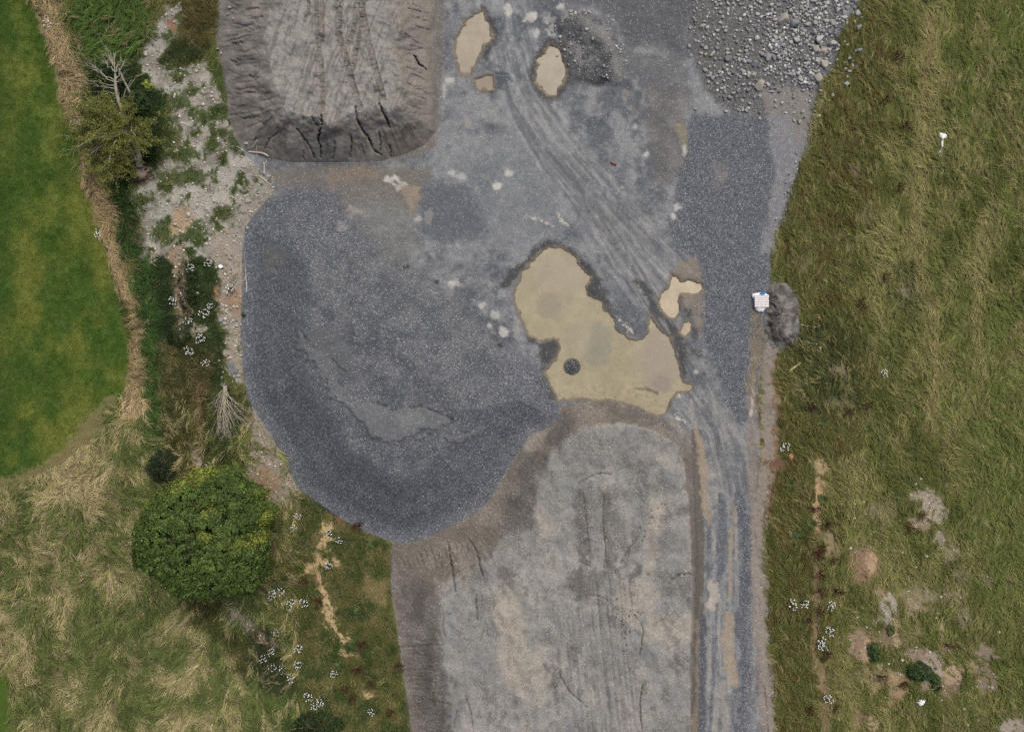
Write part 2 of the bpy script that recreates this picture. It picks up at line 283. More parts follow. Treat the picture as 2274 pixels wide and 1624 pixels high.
# big heaps: soil colours
HA = [(487, -420), (484, 0), (480, 80), (495, 160), (505, 240), (520, 300), (545, 335), (600, 352), (650, 360), (720, 360), (790, 360), (850, 357), (900, 342), (940, 322), (968, 292), (970, 200), (965, 100), (968, 0), (968, -420)]
PA = TT(1, 0, [(200, -900), (200, 0), (130, 100), (85, 200), (76, 310), (95, 420), (115, 540), (165, 660), (200, 740), (330, 770), (430, 780), (480, 840), (540, 800), (620, 770), (660, 720), (700, 735), (815, 695), (880, 740), (960, 690), (1000, 600), (960, 480), (900, 330), (960, 200), (930, 60), (900, -900)])
HB = [(872, 1205), (867, 1240), (866, 1300), (880, 1380), (887, 1420), (896, 1500), (905, 1560), (913, 1640), (920, 1900), (1556, 1900), (1552, 1500), (1557, 1300), (1553, 1150), (1546, 1020), (1532, 960), (1500, 934), (1470, 926), (1420, 906), (1370, 890), (1300, 888), (1245, 905), (1240, 932), (1190, 962), (1150, 1002), (1120, 1052), (1085, 1112), (1030, 1152), (960, 1187), (900, 1205)]
PB = [(1015, 1900), (1010, 1640), (1000, 1540), (985, 1440), (980, 1360), (985, 1315), (1010, 1290), (1055, 1290), (1085, 1250), (1125, 1200), (1185, 1150), (1195, 1080), (1230, 1000), (1300, 955), (1380, 940), (1440, 955), (1500, 985), (1518, 1040), (1530, 1150), (1534, 1300), (1530, 1500), (1532, 1900)]
HC = [(740, 432), (690, 428), (640, 432), (604, 440), (568, 474), (545, 507), (538, 560), (538, 640), (535, 740), (540, 830), (553, 890), (590, 950), (630, 1010), (660, 1080), (690, 1105), (740, 1140), (800, 1175), (850, 1195), (895, 1204), (960, 1186), (1030, 1151), (1085, 1111), (1120, 1051), (1150, 1001), (1190, 961), (1240, 931), (1232, 860), (1205, 830), (1120, 790), (1040, 700), (940, 640), (840, 560), (760, 480)]
HID = np.zeros(SH, np.int8)
# gravel heap
sl, d, s = sdf(HC, True, 90)
toe = [HC[i] for i in range(0, 27)]
sl2, dt, st = sdf(toe, False, 300); ft = np.full(SH, 300, np.float32); ft[sl2] = dt; dt = ft[sl]
inC = sm(-d, -40, 50)
mC = sm(-(d + 8 * (fbm(U[sl] / 12, V[sl] / 12, 101) - .5)), -3, 3)
fade = sm(-d, -45, 25)
coarse = sm(170 - dt, 0, 60)
q = fbm(U[sl] / 26, V[sl] / 26, 103, 5)
c = L3((90, 94, 100), (106, 109, 113), sm(q, .36, .64)); c = L3(c, (98, 102, 110), coarse * .7)
paint(sl, fade * YM[sl], c, spk=.75); A['spk'][sl] = np.maximum(A['spk'][sl], fade * coarse * 1.0 * YM[sl])
Z[sl] += sm(dt, 0, 150) * sm(-d, -20, 160) * 1.9 * YM[sl] + sm(dt, 2, 70) * .5 * sm(-d, 0, 60)
HID[sl][(d < 0) & (mY[0:1, 0:1] >= 0)] = 3
SMO = (112, 115, 117)
for pts in (TT(1, 1, [(270, 570), (320, 580), (330, 660), (420, 740), (540, 830), (560, 960), (640, 1060), (820, 1080), (870, 1120), (1000, 1100), (1130, 1100), (1200, 1130), (1290, 1150), (1300, 1200), (1200, 1230), (1060, 1250), (940, 1330), (830, 1320), (720, 1220), (600, 1100), (500, 1000), (430, 850), (330, 760), (260, 680)]), TT(1, 1, [(1270, 1290), (1400, 1250), (1560, 1200), (1540, 1240), (1400, 1320)])):
    sl, m = poly(pts, 4, 9, 16, 5); paint(sl, m * .85, SMO, spk=.22); Z[sl] += m * .12
soil(TT(1, 1, [(340, 570), (600, 600), (640, 900), (560, 920), (480, 780), (350, 700)]), (100, 103, 105), 8, 10, 16, 5, .7, spk=.25)
soil(TT(1, 1, [(940, 1130), (1060, 1110), (1120, 1130), (1120, 1180), (960, 1230)]), (126, 128, 129), 5, 8, 12, 5, .8, spk=.2)
soil(TT(1, 1, [(70, 20), (190, 20), (230, 90), (290, 80), (130, 140), (150, 200), (60, 170)]), (110, 110, 108), 4, 7, 12, 5, .8, spk=.3)
for pts in (TT(1, 1, [(300, 580), (320, 620), (350, 650)]), TT(1, 1, [(510, 770), (560, 830), (590, 850)]), TT(1, 1, [(1030, 1090), (1100, 1080), (1170, 1110), (1230, 1130), (1300, 1160), (1300, 1200)]), TT(1, 1, [(810, 1060), (860, 1080)]), TT(1, 1, [(130, 160), (140, 190)])):
    sl, m = line(pts, 1.5, 3, 2, 8); paint(sl, m * .7, (84, 86, 88)); Z[sl] -= m * .15
for (x, y) in ((1000, 155), (1200, 250), (1625, 670)): soil(ell(*T(1, 1, x, y), 6, 5), (66, 64, 60), 3, 3, 6, 5, .9)
# sand heap A
slA, dA, sA = sdf(HA, True, 60)
_, dPfull, _s = sdf(PA, True, 400); fp = np.full(SH, 400, np.float32); fp[_] = dPfull; dPA = fp[slA]
tA = np.where(dPA < 0, 1.0, np.clip(-dA, 0, None) / (np.clip(-dA, 0, None) + np.clip(dPA, 0, None) + 1e-3))
tA = np.where(dA > 0, 0, tA).astype(np.float32); tAc = np.clip(tA + .34 * (fbm(U[slA] / 9, V[slA] / 9, 109, 3) - .5) * np.clip(tA * 2.2, 0, 1), 0, 1)
mA = sm(-dA, -4, 3)
q = fbm(U[slA] / 20, V[slA] / 20, 111, 4)
warp = 10 * (fbm(U[slA] / 30, V[slA] / 30, 112) - .5)
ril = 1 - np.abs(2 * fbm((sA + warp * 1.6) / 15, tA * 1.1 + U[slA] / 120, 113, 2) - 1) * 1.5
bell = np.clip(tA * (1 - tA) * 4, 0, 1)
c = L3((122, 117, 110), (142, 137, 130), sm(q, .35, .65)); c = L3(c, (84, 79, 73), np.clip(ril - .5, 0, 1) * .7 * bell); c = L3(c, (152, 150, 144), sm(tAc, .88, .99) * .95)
east = sm(U[slA], 860, 900) * sm(340 - V[slA], 0, 40); c = L3(c, (139, 134, 126), east * sm(tA, .05, .3) * .8)
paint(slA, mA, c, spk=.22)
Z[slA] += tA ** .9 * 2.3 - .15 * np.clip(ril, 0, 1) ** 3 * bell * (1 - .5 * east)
q = fbm(U[slA] / 30, V[slA] / 30, 114, 4); Z[slA] += (q - .5) * .5 * sm(tA, .1, .8)
HID[slA][dA < 0] = 1
# digger track marks on the flat top
top = sm(tA, .97, 1.0)
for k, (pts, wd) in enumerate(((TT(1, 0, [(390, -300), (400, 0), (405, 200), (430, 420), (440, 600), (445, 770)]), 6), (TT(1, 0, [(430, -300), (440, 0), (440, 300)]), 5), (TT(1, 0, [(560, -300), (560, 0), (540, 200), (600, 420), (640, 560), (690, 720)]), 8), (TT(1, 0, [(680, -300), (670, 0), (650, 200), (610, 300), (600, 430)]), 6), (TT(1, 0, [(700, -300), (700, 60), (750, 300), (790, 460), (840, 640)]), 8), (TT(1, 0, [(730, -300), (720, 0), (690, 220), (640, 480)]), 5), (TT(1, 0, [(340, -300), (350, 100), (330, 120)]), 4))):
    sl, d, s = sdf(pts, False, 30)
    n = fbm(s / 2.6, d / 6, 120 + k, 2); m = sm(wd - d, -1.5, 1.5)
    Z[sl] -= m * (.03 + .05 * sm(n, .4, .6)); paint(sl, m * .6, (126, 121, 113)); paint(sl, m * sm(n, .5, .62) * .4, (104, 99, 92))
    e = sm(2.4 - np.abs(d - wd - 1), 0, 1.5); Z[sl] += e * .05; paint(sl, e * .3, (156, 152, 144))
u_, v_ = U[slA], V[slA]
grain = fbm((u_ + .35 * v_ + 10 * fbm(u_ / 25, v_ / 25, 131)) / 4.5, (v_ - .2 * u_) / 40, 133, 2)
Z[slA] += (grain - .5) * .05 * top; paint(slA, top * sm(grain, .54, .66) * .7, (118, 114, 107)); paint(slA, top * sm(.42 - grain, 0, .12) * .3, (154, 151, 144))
def crack(pts, wd, depth, col=(58, 54, 50), a=.9, amp=2.5, widths=None):
    p = smooth_path(pts, 6); rc = np.random.default_rng(int(pts[0][0] * 7 + pts[0][1]) % 9999); n_ = len(p)
    p = p + np.clip(rc.normal(size=p.shape), -1.6, 1.6) * (.9 if wd > 1.2 else .6); p[0] = pts[0]
    w_ = wd * .62 * np.clip(np.sin(np.linspace(.25, 2.9, n_)) * 1.1, .25, 1) * rc.uniform(.55, 1.15, n_)
    sl, m = line(p, wd, 1.5, .8, 4, 6, list(w_)); paint(sl, m * a * .8, np.asarray(col) + 12, spk=0); Z[sl] -= m * depth * .8
    sl, m = line(p, wd, 4.5, 1.5, 8, 6, list(w_ * 1.2)); Z[sl] -= m * depth * .25
for pts, wd, dp in ((TT(1, 0, [(435, 770), (438, 820), (422, 900), (415, 940), (432, 980), (430, 1050)]), 2.4, .55), (TT(1, 0, [(662, 712), (670, 780), (710, 870), (750, 920), (780, 990), (830, 1030)]), 2.0, .5), (TT(1, 0, [(820, 690), (840, 740), (870, 790), (890, 850)]), 2.2, .5), (TT(1, 0, [(1050, 370), (1080, 420), (1130, 465)]), 2.4, .4),
                    (TT(1, 0, [(270, 860), (320, 920), (370, 1000), (390, 1050)]), 1.6, .3), (TT(1, 0, [(520, 940), (525, 1000), (510, 1060)]), 1.5, .25), (TT(1, 0, [(630, 900), (640, 960), (625, 1050)]), 1.6, .3), (TT(1, 0, [(820, 880), (830, 960), (825, 1010)]), 1.4, .25), (TT(1, 0, [(895, 970), (895, 1050)]), 1.6, .3), (TT(1, 0, [(150, 880), (90, 930), (60, 990)]), 1.3, .25), (TT(1, 0, [(370, 780), (410, 840)]), 1.4, .2), (TT(1, 0, [(700, 960), (720, 1040)]), 1.2, .2), (TT(1, 0, [(318, 1000), (318, 1070)]), 1.3, .2)):
    crack(pts, wd, dp)
for k in range(16):                                           # small wash gullies on the east flank
    y = -20 + k * 47 + random.uniform(-14, 14); x = random.uniform(980, 1060)
    crack(TT(1, 0, [(x, y), (x + 45, y + random.uniform(5, 25)), (x + 100, y + random.uniform(20, 50))]), .8, .14, (84, 79, 74), .8)
for k in range(34):                                           # and on the west and south flanks
    y = random.uniform(-40, 330); x = 497 + random.uniform(0, 60) + max(0, y - 250) * .3
    L = random.uniform(14, 40); a_ = random.uniform(-.5, .25)
    crack([(x, y), (x + L * .5, y - L * .5 * a_ + random.uniform(-3, 3)), (x + L, y - L * a_)], .7, .14, (86, 81, 76), .6)
soil(TT(1, 0, [(880, 900), (1000, 850), (1180, 850), (1180, 960), (1060, 1050), (900, 1060)]), (122, 115, 106), 8, 12, 14, 5, .8)
soil(TT(1, 0, [(960, 840), (1130, 800), (1150, 850), (1020, 900), (970, 920)]), (94, 88, 82), 6, 10, 12, 5, .8)
soil([(966, -60), (985, -60), (985, 130), (972, 300), (960, 290)], (118, 114, 109), 7, 5, 12, 5, .9)
# sand heap B
slB, dB, sB = sdf(HB, True, 60)
_, dPf, _s = sdf(PB, True, 400); fp = np.full(SH, 400, np.float32); fp[_] = dPf; dPB = fp[slB]
tB = np.where(dPB < 0, 1.0, np.clip(-dB, 0, None) / (np.clip(-dB, 0, None) + np.clip(dPB, 0, None) + 1e-3)); tB = np.where(dB > 0, 0, tB).astype(np.float32); tBc = np.clip(tB + .34 * (fbm(U[slB] / 10, V[slB] / 10, 139, 3) - .5) * np.clip(tB * 2.2, 0, 1), 0, 1)
mB = sm(-(dB + 4 * (fbm(U[slB] / 10, V[slB] / 10, 140) - .5)), -3, 3)
q = fbm(U[slB] / 70, V[slB] / 80, 141, 5); q2 = fbm(U[slB] / 24, V[slB] / 32, 143, 5)
c = L3((138, 138, 134), (156, 153, 146), sm(q, .36, .64)); c = L3(c, (124, 122, 118), sm(q2, .56, .72) * .8); c = L3(c, (140, 143, 144), sm(.44 - q2, 0, .14) * .6)
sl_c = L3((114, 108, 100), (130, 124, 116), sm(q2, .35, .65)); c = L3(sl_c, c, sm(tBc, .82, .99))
paint(slB, mB, c, spk=.3); A['spk'][slB] = np.maximum(A['spk'][slB], mB * (.25 + .35 * sm(q2, .4, .6)))
warp = 9 * (fbm(U[slB] / 26, V[slB] / 26, 145) - .5)
ril = 1 - np.abs(2 * fbm((sB + warp * 1.6) / 13, tB * 1.0 + V[slB] / 120, 146, 2) - 1) * 1.5
bell = np.clip(tB * (1 - tB) * 4, 0, 1)
south = sm(V[slB], 1150, 1250)
west = sm(1000 - U[slB], 0, 60) * sm(V[slB], 1350, 1440)
Z[slB] += sm(tB, 0, 1.08) * 1.7 - .15 * np.clip(ril, 0, 1) ** 3 * bell * (.25 + .9 * west)
hum = fbm(U[slB] / 50, V[slB] / 70, 147, 3); Z[slB] += (hum - .5) * .7 * sm(tB, .3, 1.0)
HID[slB][dB < 0] = 2
TAN = (168, 161, 148)
for pts, a_ in ((TT(1, 2, [(1600, 690), (1720, 680), (1800, 900), (1760, 1250), (1660, 1280), (1600, 1000)]), .8), (TT(2, 2, [(80, 100), (250, 150), (300, 330), (200, 350), (80, 200)]), .5), (TT(2, 2, [(920, 80), (1030, 90), (980, 300), (960, 560), (880, 560), (900, 250)]), .7), (TT(2, 2, [(870, 870), (1000, 850), (1210, 830), (1210, 1050), (1000, 1040), (870, 1000)]), .6), (TT(2, 2, [(700, 600), (940, 620), (980, 780), (880, 900), (740, 900), (690, 780)]), .55), (TT(2, 2, [(0, 1000), (200, 1100), (260, 1250), (200, 1400), (60, 1400), (-100, 1200)]), .5), (TT(1, 2, [(1480, 760), (1590, 740), (1600, 900), (1520, 880)]), .5), (TT(2, 1, [(120, 1270), (230, 1250), (270, 1380), (110, 1400)]), .5)):
    soil(pts, TAN, 10, 16, 20, 5, a_)
DK = (104, 101, 97)
for pts, a_ in ((TT(2, 1, [(240, 1220), (370, 1130), (370, 1300), (320, 1380), (240, 1330)]), .85), (TT(2, 1, [(560, 1040), (780, 1070), (960, 1160), (1130, 1260), (1050, 1230), (900, 1180), (700, 1130), (560, 1080)]), .8), (TT(2, 2, [(-40, 60), (120, 20), (150, 240), (60, 330), (-60, 280)]), .75), (TT(2, 2, [(430, 0), (480, 30), (500, 290), (530, 530), (460, 540), (430, 200)]), .7), (TT(2, 2, [(580, 0), (640, 40), (690, 540), (620, 540), (600, 200)]), .7), (TT(2, 2, [(380, 590), (450, 530), (640, 560), (560, 680), (430, 740), (370, 680)]), .75), (TT(2, 2, [(700, 590), (860, 520), (870, 580), (720, 620)]), .6), (TT(2, 2, [(800, 200), (850, 280), (830, 420), (780, 520), (720, 560), (720, 480), (780, 330)]), .45), (TT(2, 2, [(1040, 160), (1200, 110), (1200, 160), (1060, 200)]), .5), (TT(2, 2, [(220, 1180), (310, 1210), (330, 1330), (280, 1400), (260, 1300)]), .7), (TT(2, 2, [(1000, 560), (1200, 570), (1080, 610), (990, 600)]), .55), (TT(1, 2, [(1590, 500), (1720, 560), (1700, 650), (1600, 600)]), .6), (TT(2, 1, [(60, 1380), (150, 1350), (130, 1560), (50, 1600)]), .55)):
    soil(pts, DK, 7, 12, 16, 5, a_)
for pts, wd, dp in ((TT(1, 2, [(1272, 350), (1290, 450), (1310, 570), (1330, 700)]), 2.0, .35), (TT(1, 2, [(1415, 340), (1465, 420), (1485, 520), (1510, 590)]), 1.9, .35), (TT(1, 2, [(1460, 710), (1465, 780), (1480, 880)]), 1.7, .3), (TT(1, 2, [(970, 1060), (1080, 1050), (1160, 1045), (1250, 1042)]), 1.3, .25), (TT(1, 2, [(1010, 1110), (1080, 1105), (1150, 1120)]), 1.2, .2), (TT(1, 2, [(1050, 1275), (1140, 1280), (1200, 1300)]), 1.2, .2), (TT(1, 2, [(1080, 1410), (1200, 1420), (1300, 1440)]), 1.2, .2),
                    (TT(1, 2, [(1160, 390), (1190, 480), (1200, 550)]), 1.1, .16), (TT(1, 2, [(1200, 390), (1230, 500), (1240, 560)]), 1.1, .16), (TT(1, 2, [(1080, 420), (1110, 490), (1140, 550)]), 1.1, .16), (TT(1, 2, [(1250, 850), (1240, 930), (1260, 990)]), 1.4, .2), (TT(2, 2, [(860, 900), (870, 960), (850, 1120)]), 1.3, .2), (TT(2, 2, [(880, 1290), (850, 1400), (860, 1600)]), 1.6, .25), (TT(2, 2, [(480, 720), (560, 715), (640, 750)]), 1.2, .18), (TT(2, 2, [(1050, 610), (1120, 575), (1200, 575)]), 1.6, .25), (TT(2, 2, [(310, 1230), (380, 1350), (500, 1460)]), 1.2, .2), (TT(1, 2, [(1340, 1480), (1310, 1600)]), 1.2, .2), (TT(1, 2, [(1395, 1380), (1430, 1500), (1440, 1600)]), 1.2, .2), (TT(2, 1, [(440, 1590), (560, 1530), (660, 1530)]), 1.2, .2), (TT(2, 2, [(610, 50), (600, 200), (620, 400), (610, 540)]), 1.0, .2), (TT(2, 2, [(470, 20), (500, 260), (520, 520)]), 1.0, .2), (TT(2, 2, [(840, 230), (850, 300), (780, 400), (720, 500)]), 1.0, .15)):
    crack(pts, wd, dp, (72, 68, 64), .85)
for k in range(26):
    y = 1060 + k * 21 + random.uniform(-8, 8); x = random.uniform(1010, 1120); L = random.uniform(50, 140)
    crack(TT(1, 2, [(x, y), (x + L * .5, y + random.uniform(-12, 12)), (x + L, y + random.uniform(-10, 20))]), .8, .14, (84, 79, 74), .7)
for k in range(14):
    a_ = k / 13; x = 960 + a_ * 420; y = 470 - a_ * 120 + random.uniform(-15, 15); L = random.uniform(50, 110)
    crack(TT(1, 2, [(x, y), (x + L * .25, y + L * .5), (x + L * .45 * (1 - a_), y + L)]), .7, .14, (82, 78, 73), .6)
ux, vy = U[slB], V[slB]
sl, d, s = sdf(TT(2, 2, [(600, 800), (560, 1100), (640, 1700), (700, 2400)]), False, 120)
n = fbm((U[sl] - (V[sl] - 1350) * .10) / 5, V[sl] / 130, 151, 3); m = sm(100 - d, -10, 60); paint(sl, m * sm(n, .52, .68) * .5, (124, 122, 118)); paint(sl, m * sm(.46 - n, 0, .12) * .35, (158, 155, 148)); Z[sl] += (n - .5) * .18 * m
for (x, y) in ((690, 795), (673, 808), (703, 810), (700, 840), (692, 860), (695, 740), (726, 888), (727, 925), (738, 912), (752, 958), (755, 975), (780, 958), (745, 1000), (760, 1045), (745, 1085), (838, 830), (820, 848), (868, 828), (826, 862), (855, 840), (778, 855), (925, 150), (930, 195), (912, 235), (885, 290), (880, 325), (868, 350), (905, 575), (790, 820), (815, 845), (995, 108), (1018, 112), (970, 135), (1045, 630), (950, 690), (115, 880)):
    sl, m = poly(ell(*T(2, 2, x, y), 1.5, 1.5), 1.2, 0); paint(sl, m, (66, 62, 56)); Z[sl] -= m * .1
# shaded foot of heap B, painted dark along the road, and the road itself
streaks([(1545, 930), (1600, 1000), (1622, 1120), (1622, 1300), (1620, 1500), (1612, 1624), (1600, 2100)], 60, [(100, 103, 108), (124, 127, 131), (146, 147, 147), (164, 159, 151)], 7, 170, 161, .95, 14, spk=.3)
streaks([(1520, 800), (1560, 880), (1595, 960), (1615, 1060)], 30, [(98, 101, 104), (124, 126, 128), (158, 156, 150)], 6, 120, 163, .8, 12, spk=.25)
soilline([(1545, 960), (1553, 1150), (1553, 1300), (1549, 1500), (1546, 2000)], 11, (103, 99, 93), 3, 3, 12, 5, .9, spk=.15)  # shade on the heap's toe, put into the ground colour
MUD = (163, 150, 132)
soilline(TT(2, 1, [(1215, 1190), (1245, 1300), (1265, 1420), (1275, 1600)]) + TT(2, 2, [(1290, 120), (1310, 240)]), 10, MUD, 4, 5, 12, 5, .85, spk=.1, widths=[5, 9, 11, 9, 10, 5])
soilline(TT(2, 2, [(1470, 60), (1475, 180), (1450, 500), (1450, 700)]), 5, MUD, 4, 5, 12, 5, .7, spk=.1)
soilline(TT(2, 2, [(1440, 860), (1440, 1050), (1450, 1200), (1480, 1290)]), 13, MUD, 5, 6, 14, 5, .85, spk=.08)
soilline(TT(2, 2, [(1400, 1300), (1410, 1450), (1410, 1900)]), 7, (158, 152, 144), 4, 4, 12, 5, .8, spk=.1)
soilline(TT(2, 2, [(1235, 900), (1240, 1000), (1235, 1200), (1240, 1400), (1210, 1560), (1210, 1800)]), 6, (150, 138, 120), 4, 5, 12, 7, .75, spk=.1)
soilline(TT(2, 2, [(1330, 650), (1345, 720), (1320, 780)]), 12, (184, 176, 164), 5, 6, 10, 5, .85, spk=.1)
soilline(TT(2, 2, [(1275, 860), (1265, 1100), (1265, 1350), (1275, 1800)]), 8, (90, 95, 103), 4, 4, 12, 5, .85, spk=.7)
soilline(TT(2, 2, [(1390, 60), (1400, 250), (1395, 560)]), 9, (96, 101, 108), 4, 5, 12, 5, .8, spk=.6)
soilline(TT(2, 2, [(1500, 50), (1560, 300), (1560, 700), (1555, 1100), (1550, 1400), (1520, 1800)]), 12, (92, 96, 104), 5, 6, 14, 5, .8, spk=1.0)
soilline(TT(2, 2, [(1590, 700), (1585, 1000), (1580, 1300), (1570, 1700)]), 8, (120, 123, 127), 5, 6, 10, 5, .6, spk=1.0)
# right-hand verge of the road
soilline(TT(2, 1, [(1640, 650), (1600, 850), (1595, 1000), (1600, 1300), (1620, 1624)]) + TT(2, 2, [(1640, 600), (1650, 900), (1670, 1200), (1690, 1624)]), 12, (140, 130, 120), 7, 9, 12, 5, .8, spk=.3, grs=.05, und=0)
soilline(TT(2, 1, [(1600, 850), (1605, 930), (1590, 1130)]), 3, (196, 186, 170), 3, 4, 8, 5, .9)
soilline(TT(2, 1, [(1700, 1000), (1720, 1300)]) + TT(3, 2, [(10, 0), (10, 80)]) + TT(2, 2, [(1680, 200)]), 13, (122, 98, 78), 7, 9, 12, 6, .75, spk=.2, grs=.25)
bareline(TT(3, 1, [(40, 700), (30, 900), (40, 1100), (40, 1300), (60, 1460)]), 9, (132, 108, 86), 5, 9, 10, 6, .8)
soilline(TT(3, 1, [(10, 720), (-10, 900), (5, 1100), (0, 1300)]) + TT(3, 2, [(-60, 200), (-70, 500), (-40, 900), (-10, 1200), (20, 1700)]), 15, (148, 140, 131), 7, 12, 10, 5, .85, spk=.35, grs=0, und=0, cob=.5)
bare(ell(*T(3, 1, 60, 1460), 30, 10), (112, 88, 70), 6, 9, 10, a=.8)
soil(ell(*T(2, 1, 1610, 755), 9, 9), (182, 174, 160), 4, 6, 8, 5, .8)
soil([(1668, 690), (1690, 690), (1705, 740), (1690, 800), (1670, 880), (1655, 860)], (122, 114, 96), 8, 8, 12, 5, .75, grs=.15)
# mound by the pallet
MB_ = [(1703, 640), (1722, 628), (1750, 634), (1768, 652), (1774, 690), (1764, 720), (1778, 745), (1765, 765), (1738, 775), (1715, 772), (1700, 750), (1698, 690)]
sl, d, s = sdf(MB_, True, 30); m = sm(-(d + 6 * (fbm(U[sl] / 8, V[sl] / 8, 171) - .5)), -3, 4)
paint(sl, m, L3((88, 84, 80), (118, 114, 110), thr(sl, 16, .4, .6, 173)), spk=.35, grs=0, und=0); Z[sl] += sm(-d, -2, 34) * .5 + m * (fbm(U[sl] / 10, V[sl] / 10, 175) - .5) * .4; HID[sl][d < 0] = 4
soilline([(1722, 655), (1748, 668), (1756, 700), (1748, 735)], 7, (146, 143, 139), 5, 6, 9, 5, .7)
# gravel mound by the upper puddle
ME = TT(2, 0, [(330, 130), (400, 70), (520, 75), (600, 140), (680, 220), (740, 330), (750, 420), (740, 520), (640, 560), (560, 565), (430, 520), (375, 470), (350, 380), (310, 280), (290, 200)])
sl, d, s = sdf(ME, True, 30); m = sm(-(d + 8 * (fbm(U[sl] / 9, V[sl] / 9, 181) - .5)), -4, 6)
paint(sl, m, L3((88, 90, 92), (116, 117, 116), thr(sl, 22, .4, .6, 183)), spk=.85, rub=.55)
cres = TT(2, 0, [(360, 110), (480, 130), (600, 230), (680, 360), (700, 500)]); sl2, d2, _ = sdf(cres, False, 60)
Z[sl2] += sm(54 - d2, 0, 54) * .5; Z[sl] += sm(-d, 0, 30) * .2; HID[sl][d < 0] = 5
soilline(cres[1:], 13, (128, 128, 125), 8, 8, 12, 5, .7, spk=.4)
soilline(TT(2, 0, [(370, 500), (440, 520), (520, 545), (590, 565)]), 6, (74, 74, 74), 5, 4, 12, 5, .8, spk=.1)
# pale lime dust and blotches
LIME = (202, 200, 192)
for (x, y, rx, ry, a_) in ((1128, 24, 9, 14, .8), (1178, 42, 15, 11, .85), (1218, 44, 14, 10, .6), (1243, 15, 8, 6, .7), (1224, 72, 10, 16, .6), (1190, 74, 7, 10, .7), (1000, 178, 10, 8, .8), (986, 205, 5, 18, .6), (1130, 385, 9, 9, .75), (1104, 413, 9, 10, 1.0), (1003, 384, 12, 6, .65), (1026, 394, 9, 8, .6), (868, 398, 15, 7, .85), (890, 412, 14, 9, .75), (1435, 341, 6, 6, .85), (1520, 335, 5, 13, .8), (1503, 459, 9, 9, .8), (1494, 481, 6, 9, .85), (1007, 631, 11, 9, .75), (1070, 678, 8, 8, .7), (1098, 698, 9, 9, .7), (1088, 722, 6, 5, .8), (1118, 736, 10, 12, .8), (1048, 345, 5, 5, .5), (1038, 275, 7, 9, .55), (1016, 545, 6, 7, .5), (926, 559, 9, 5, .5), (1386, 210, 8, 13, .5), (1410, 280, 6, 8, .6), (1400, 240, 8, 10, .4), (950, 480, 10, 14, .5), (1545, 825, 4, 5, .9), (928, 485, 9, 7, .6), (790, 470, 20, 12, .5), (760, 505, 14, 8, .4), (1535, 905, 6, 18, .55), (1560, 1330, 5, 9, .3), (1585, 640, 5, 5, .3)):
    soil(ell(x, y, rx, ry), LIME if a_ > .55 else (172, 166, 156), 4, rx * .55, 8, 5, a_, spk=.15)
for pts in ([(1165, 480), (1190, 485), (1205, 490), (1228, 503)], [(1236, 475), (1248, 488), (1260, 500)], [(1370, 430), (1380, 415)], [(1368, 700), (1385, 720), (1405, 738)], [(1490, 868), (1510, 878)], [(1500, 925), (1520, 935)]):
    soilline(pts, 1.5, (200, 194, 180), 3, 6, 5, 5, .9)
soil(TT(1, 0, [(940, 1240), (1020, 1230), (1090, 1250), (1080, 1340), (1060, 1400), (1020, 1420), (1000, 1310)]), (152, 140, 124), 5, 6, 9, 5, .9, spk=.1)
soil(TT(1, 0, [(480, 1180), (530, 1200), (520, 1270), (490, 1240)]), (140, 124, 106), 6, 6, 9, 5, .7)
soil(TT(2, 1, [(1120, 110), (1230, 100), (1270, 220), (1280, 400), (1270, 620), (1220, 560), (1200, 440), (1130, 420), (1050, 230)]), (139, 129, 117), 6, 9, 12, 5, .8, spk=.25)
soil(TT(2, 1, [(0, 500), (60, 500), (60, 600), (10, 620)]), (160, 156, 148), 5, 7, 9, 5, .7)
# wet margins (damp gravel) round the puddles
WET = (76, 77, 77)
def wet(pts, wd, a=.85, soft=6, amp=6): soilline(pts, wd, WET, soft, amp, 14, 5, a, spk=.3)
wet(TT(1, 0, [(1520, 60), (1570, 160), (1600, 220), (1585, 270), (1540, 310), (1530, 390)]), 6)
wet(TT(1, 0, [(1500, 610), (1590, 610)]), 4)
soil(TT(1, 0, [(1590, 480), (1640, 470), (1710, 520), (1660, 580), (1600, 590)]), (84, 88, 94), 5, 6, 9, 5, .8, spk=.6)
P2 = TT(2, 0, [(250, 290), (315, 310), (330, 370), (368, 460), (362, 530), (320, 570), (290, 630), (245, 640), (195, 595), (150, 545), (158, 470), (165, 400), (205, 350)])
wet(P2 + [P2[0]], 12, .9, 9)
P3 = TT(2, 1, [(270, 15), (330, 22), (390, 55), (430, 95), (465, 165), (530, 210), (520, 250), (498, 285), (505, 340), (560, 365), (600, 380), (615, 430), (680, 490), (690, 560), (740, 600), (780, 630), (830, 645), (870, 625), (905, 590), (915, 475), (985, 560), (1050, 620), (1085, 700), (1108, 780), (1120, 860), (1150, 920), (1205, 932), (1205, 970), (1150, 988), (1100, 985), (1062, 1040), (1030, 1120), (970, 1145), (900, 1120), (820, 1078), (740, 1058), (650, 1040), (560, 1040), (470, 1030), (380, 1035), (300, 1040), (285, 990), (250, 940), (218, 850), (250, 800), (300, 755), (318, 700), (312, 632), (250, 630), (185, 642), (112, 605), (80, 520), (50, 470), (30, 400), (10, 330), (45, 250), (60, 180), (110, 140), (160, 80), (210, 30)])
soil(TT(2, 1, [(60, 120), (150, 20), (250, -30), (360, 0), (450, 70), (560, 180), (600, 300), (680, 430), (640, 470), (500, 330), (420, 90), (270, 0), (160, 80), (60, 200), (-60, 300), (-40, 180)]), WET, 7, 8, 14, 5, .85, spk=.25)
soil(TT(2, 1, [(80, 600), (180, 650), (320, 620), (330, 700), (300, 770), (200, 800), (190, 700)]), WET, 7, 8, 12, 5, .9, spk=.3)
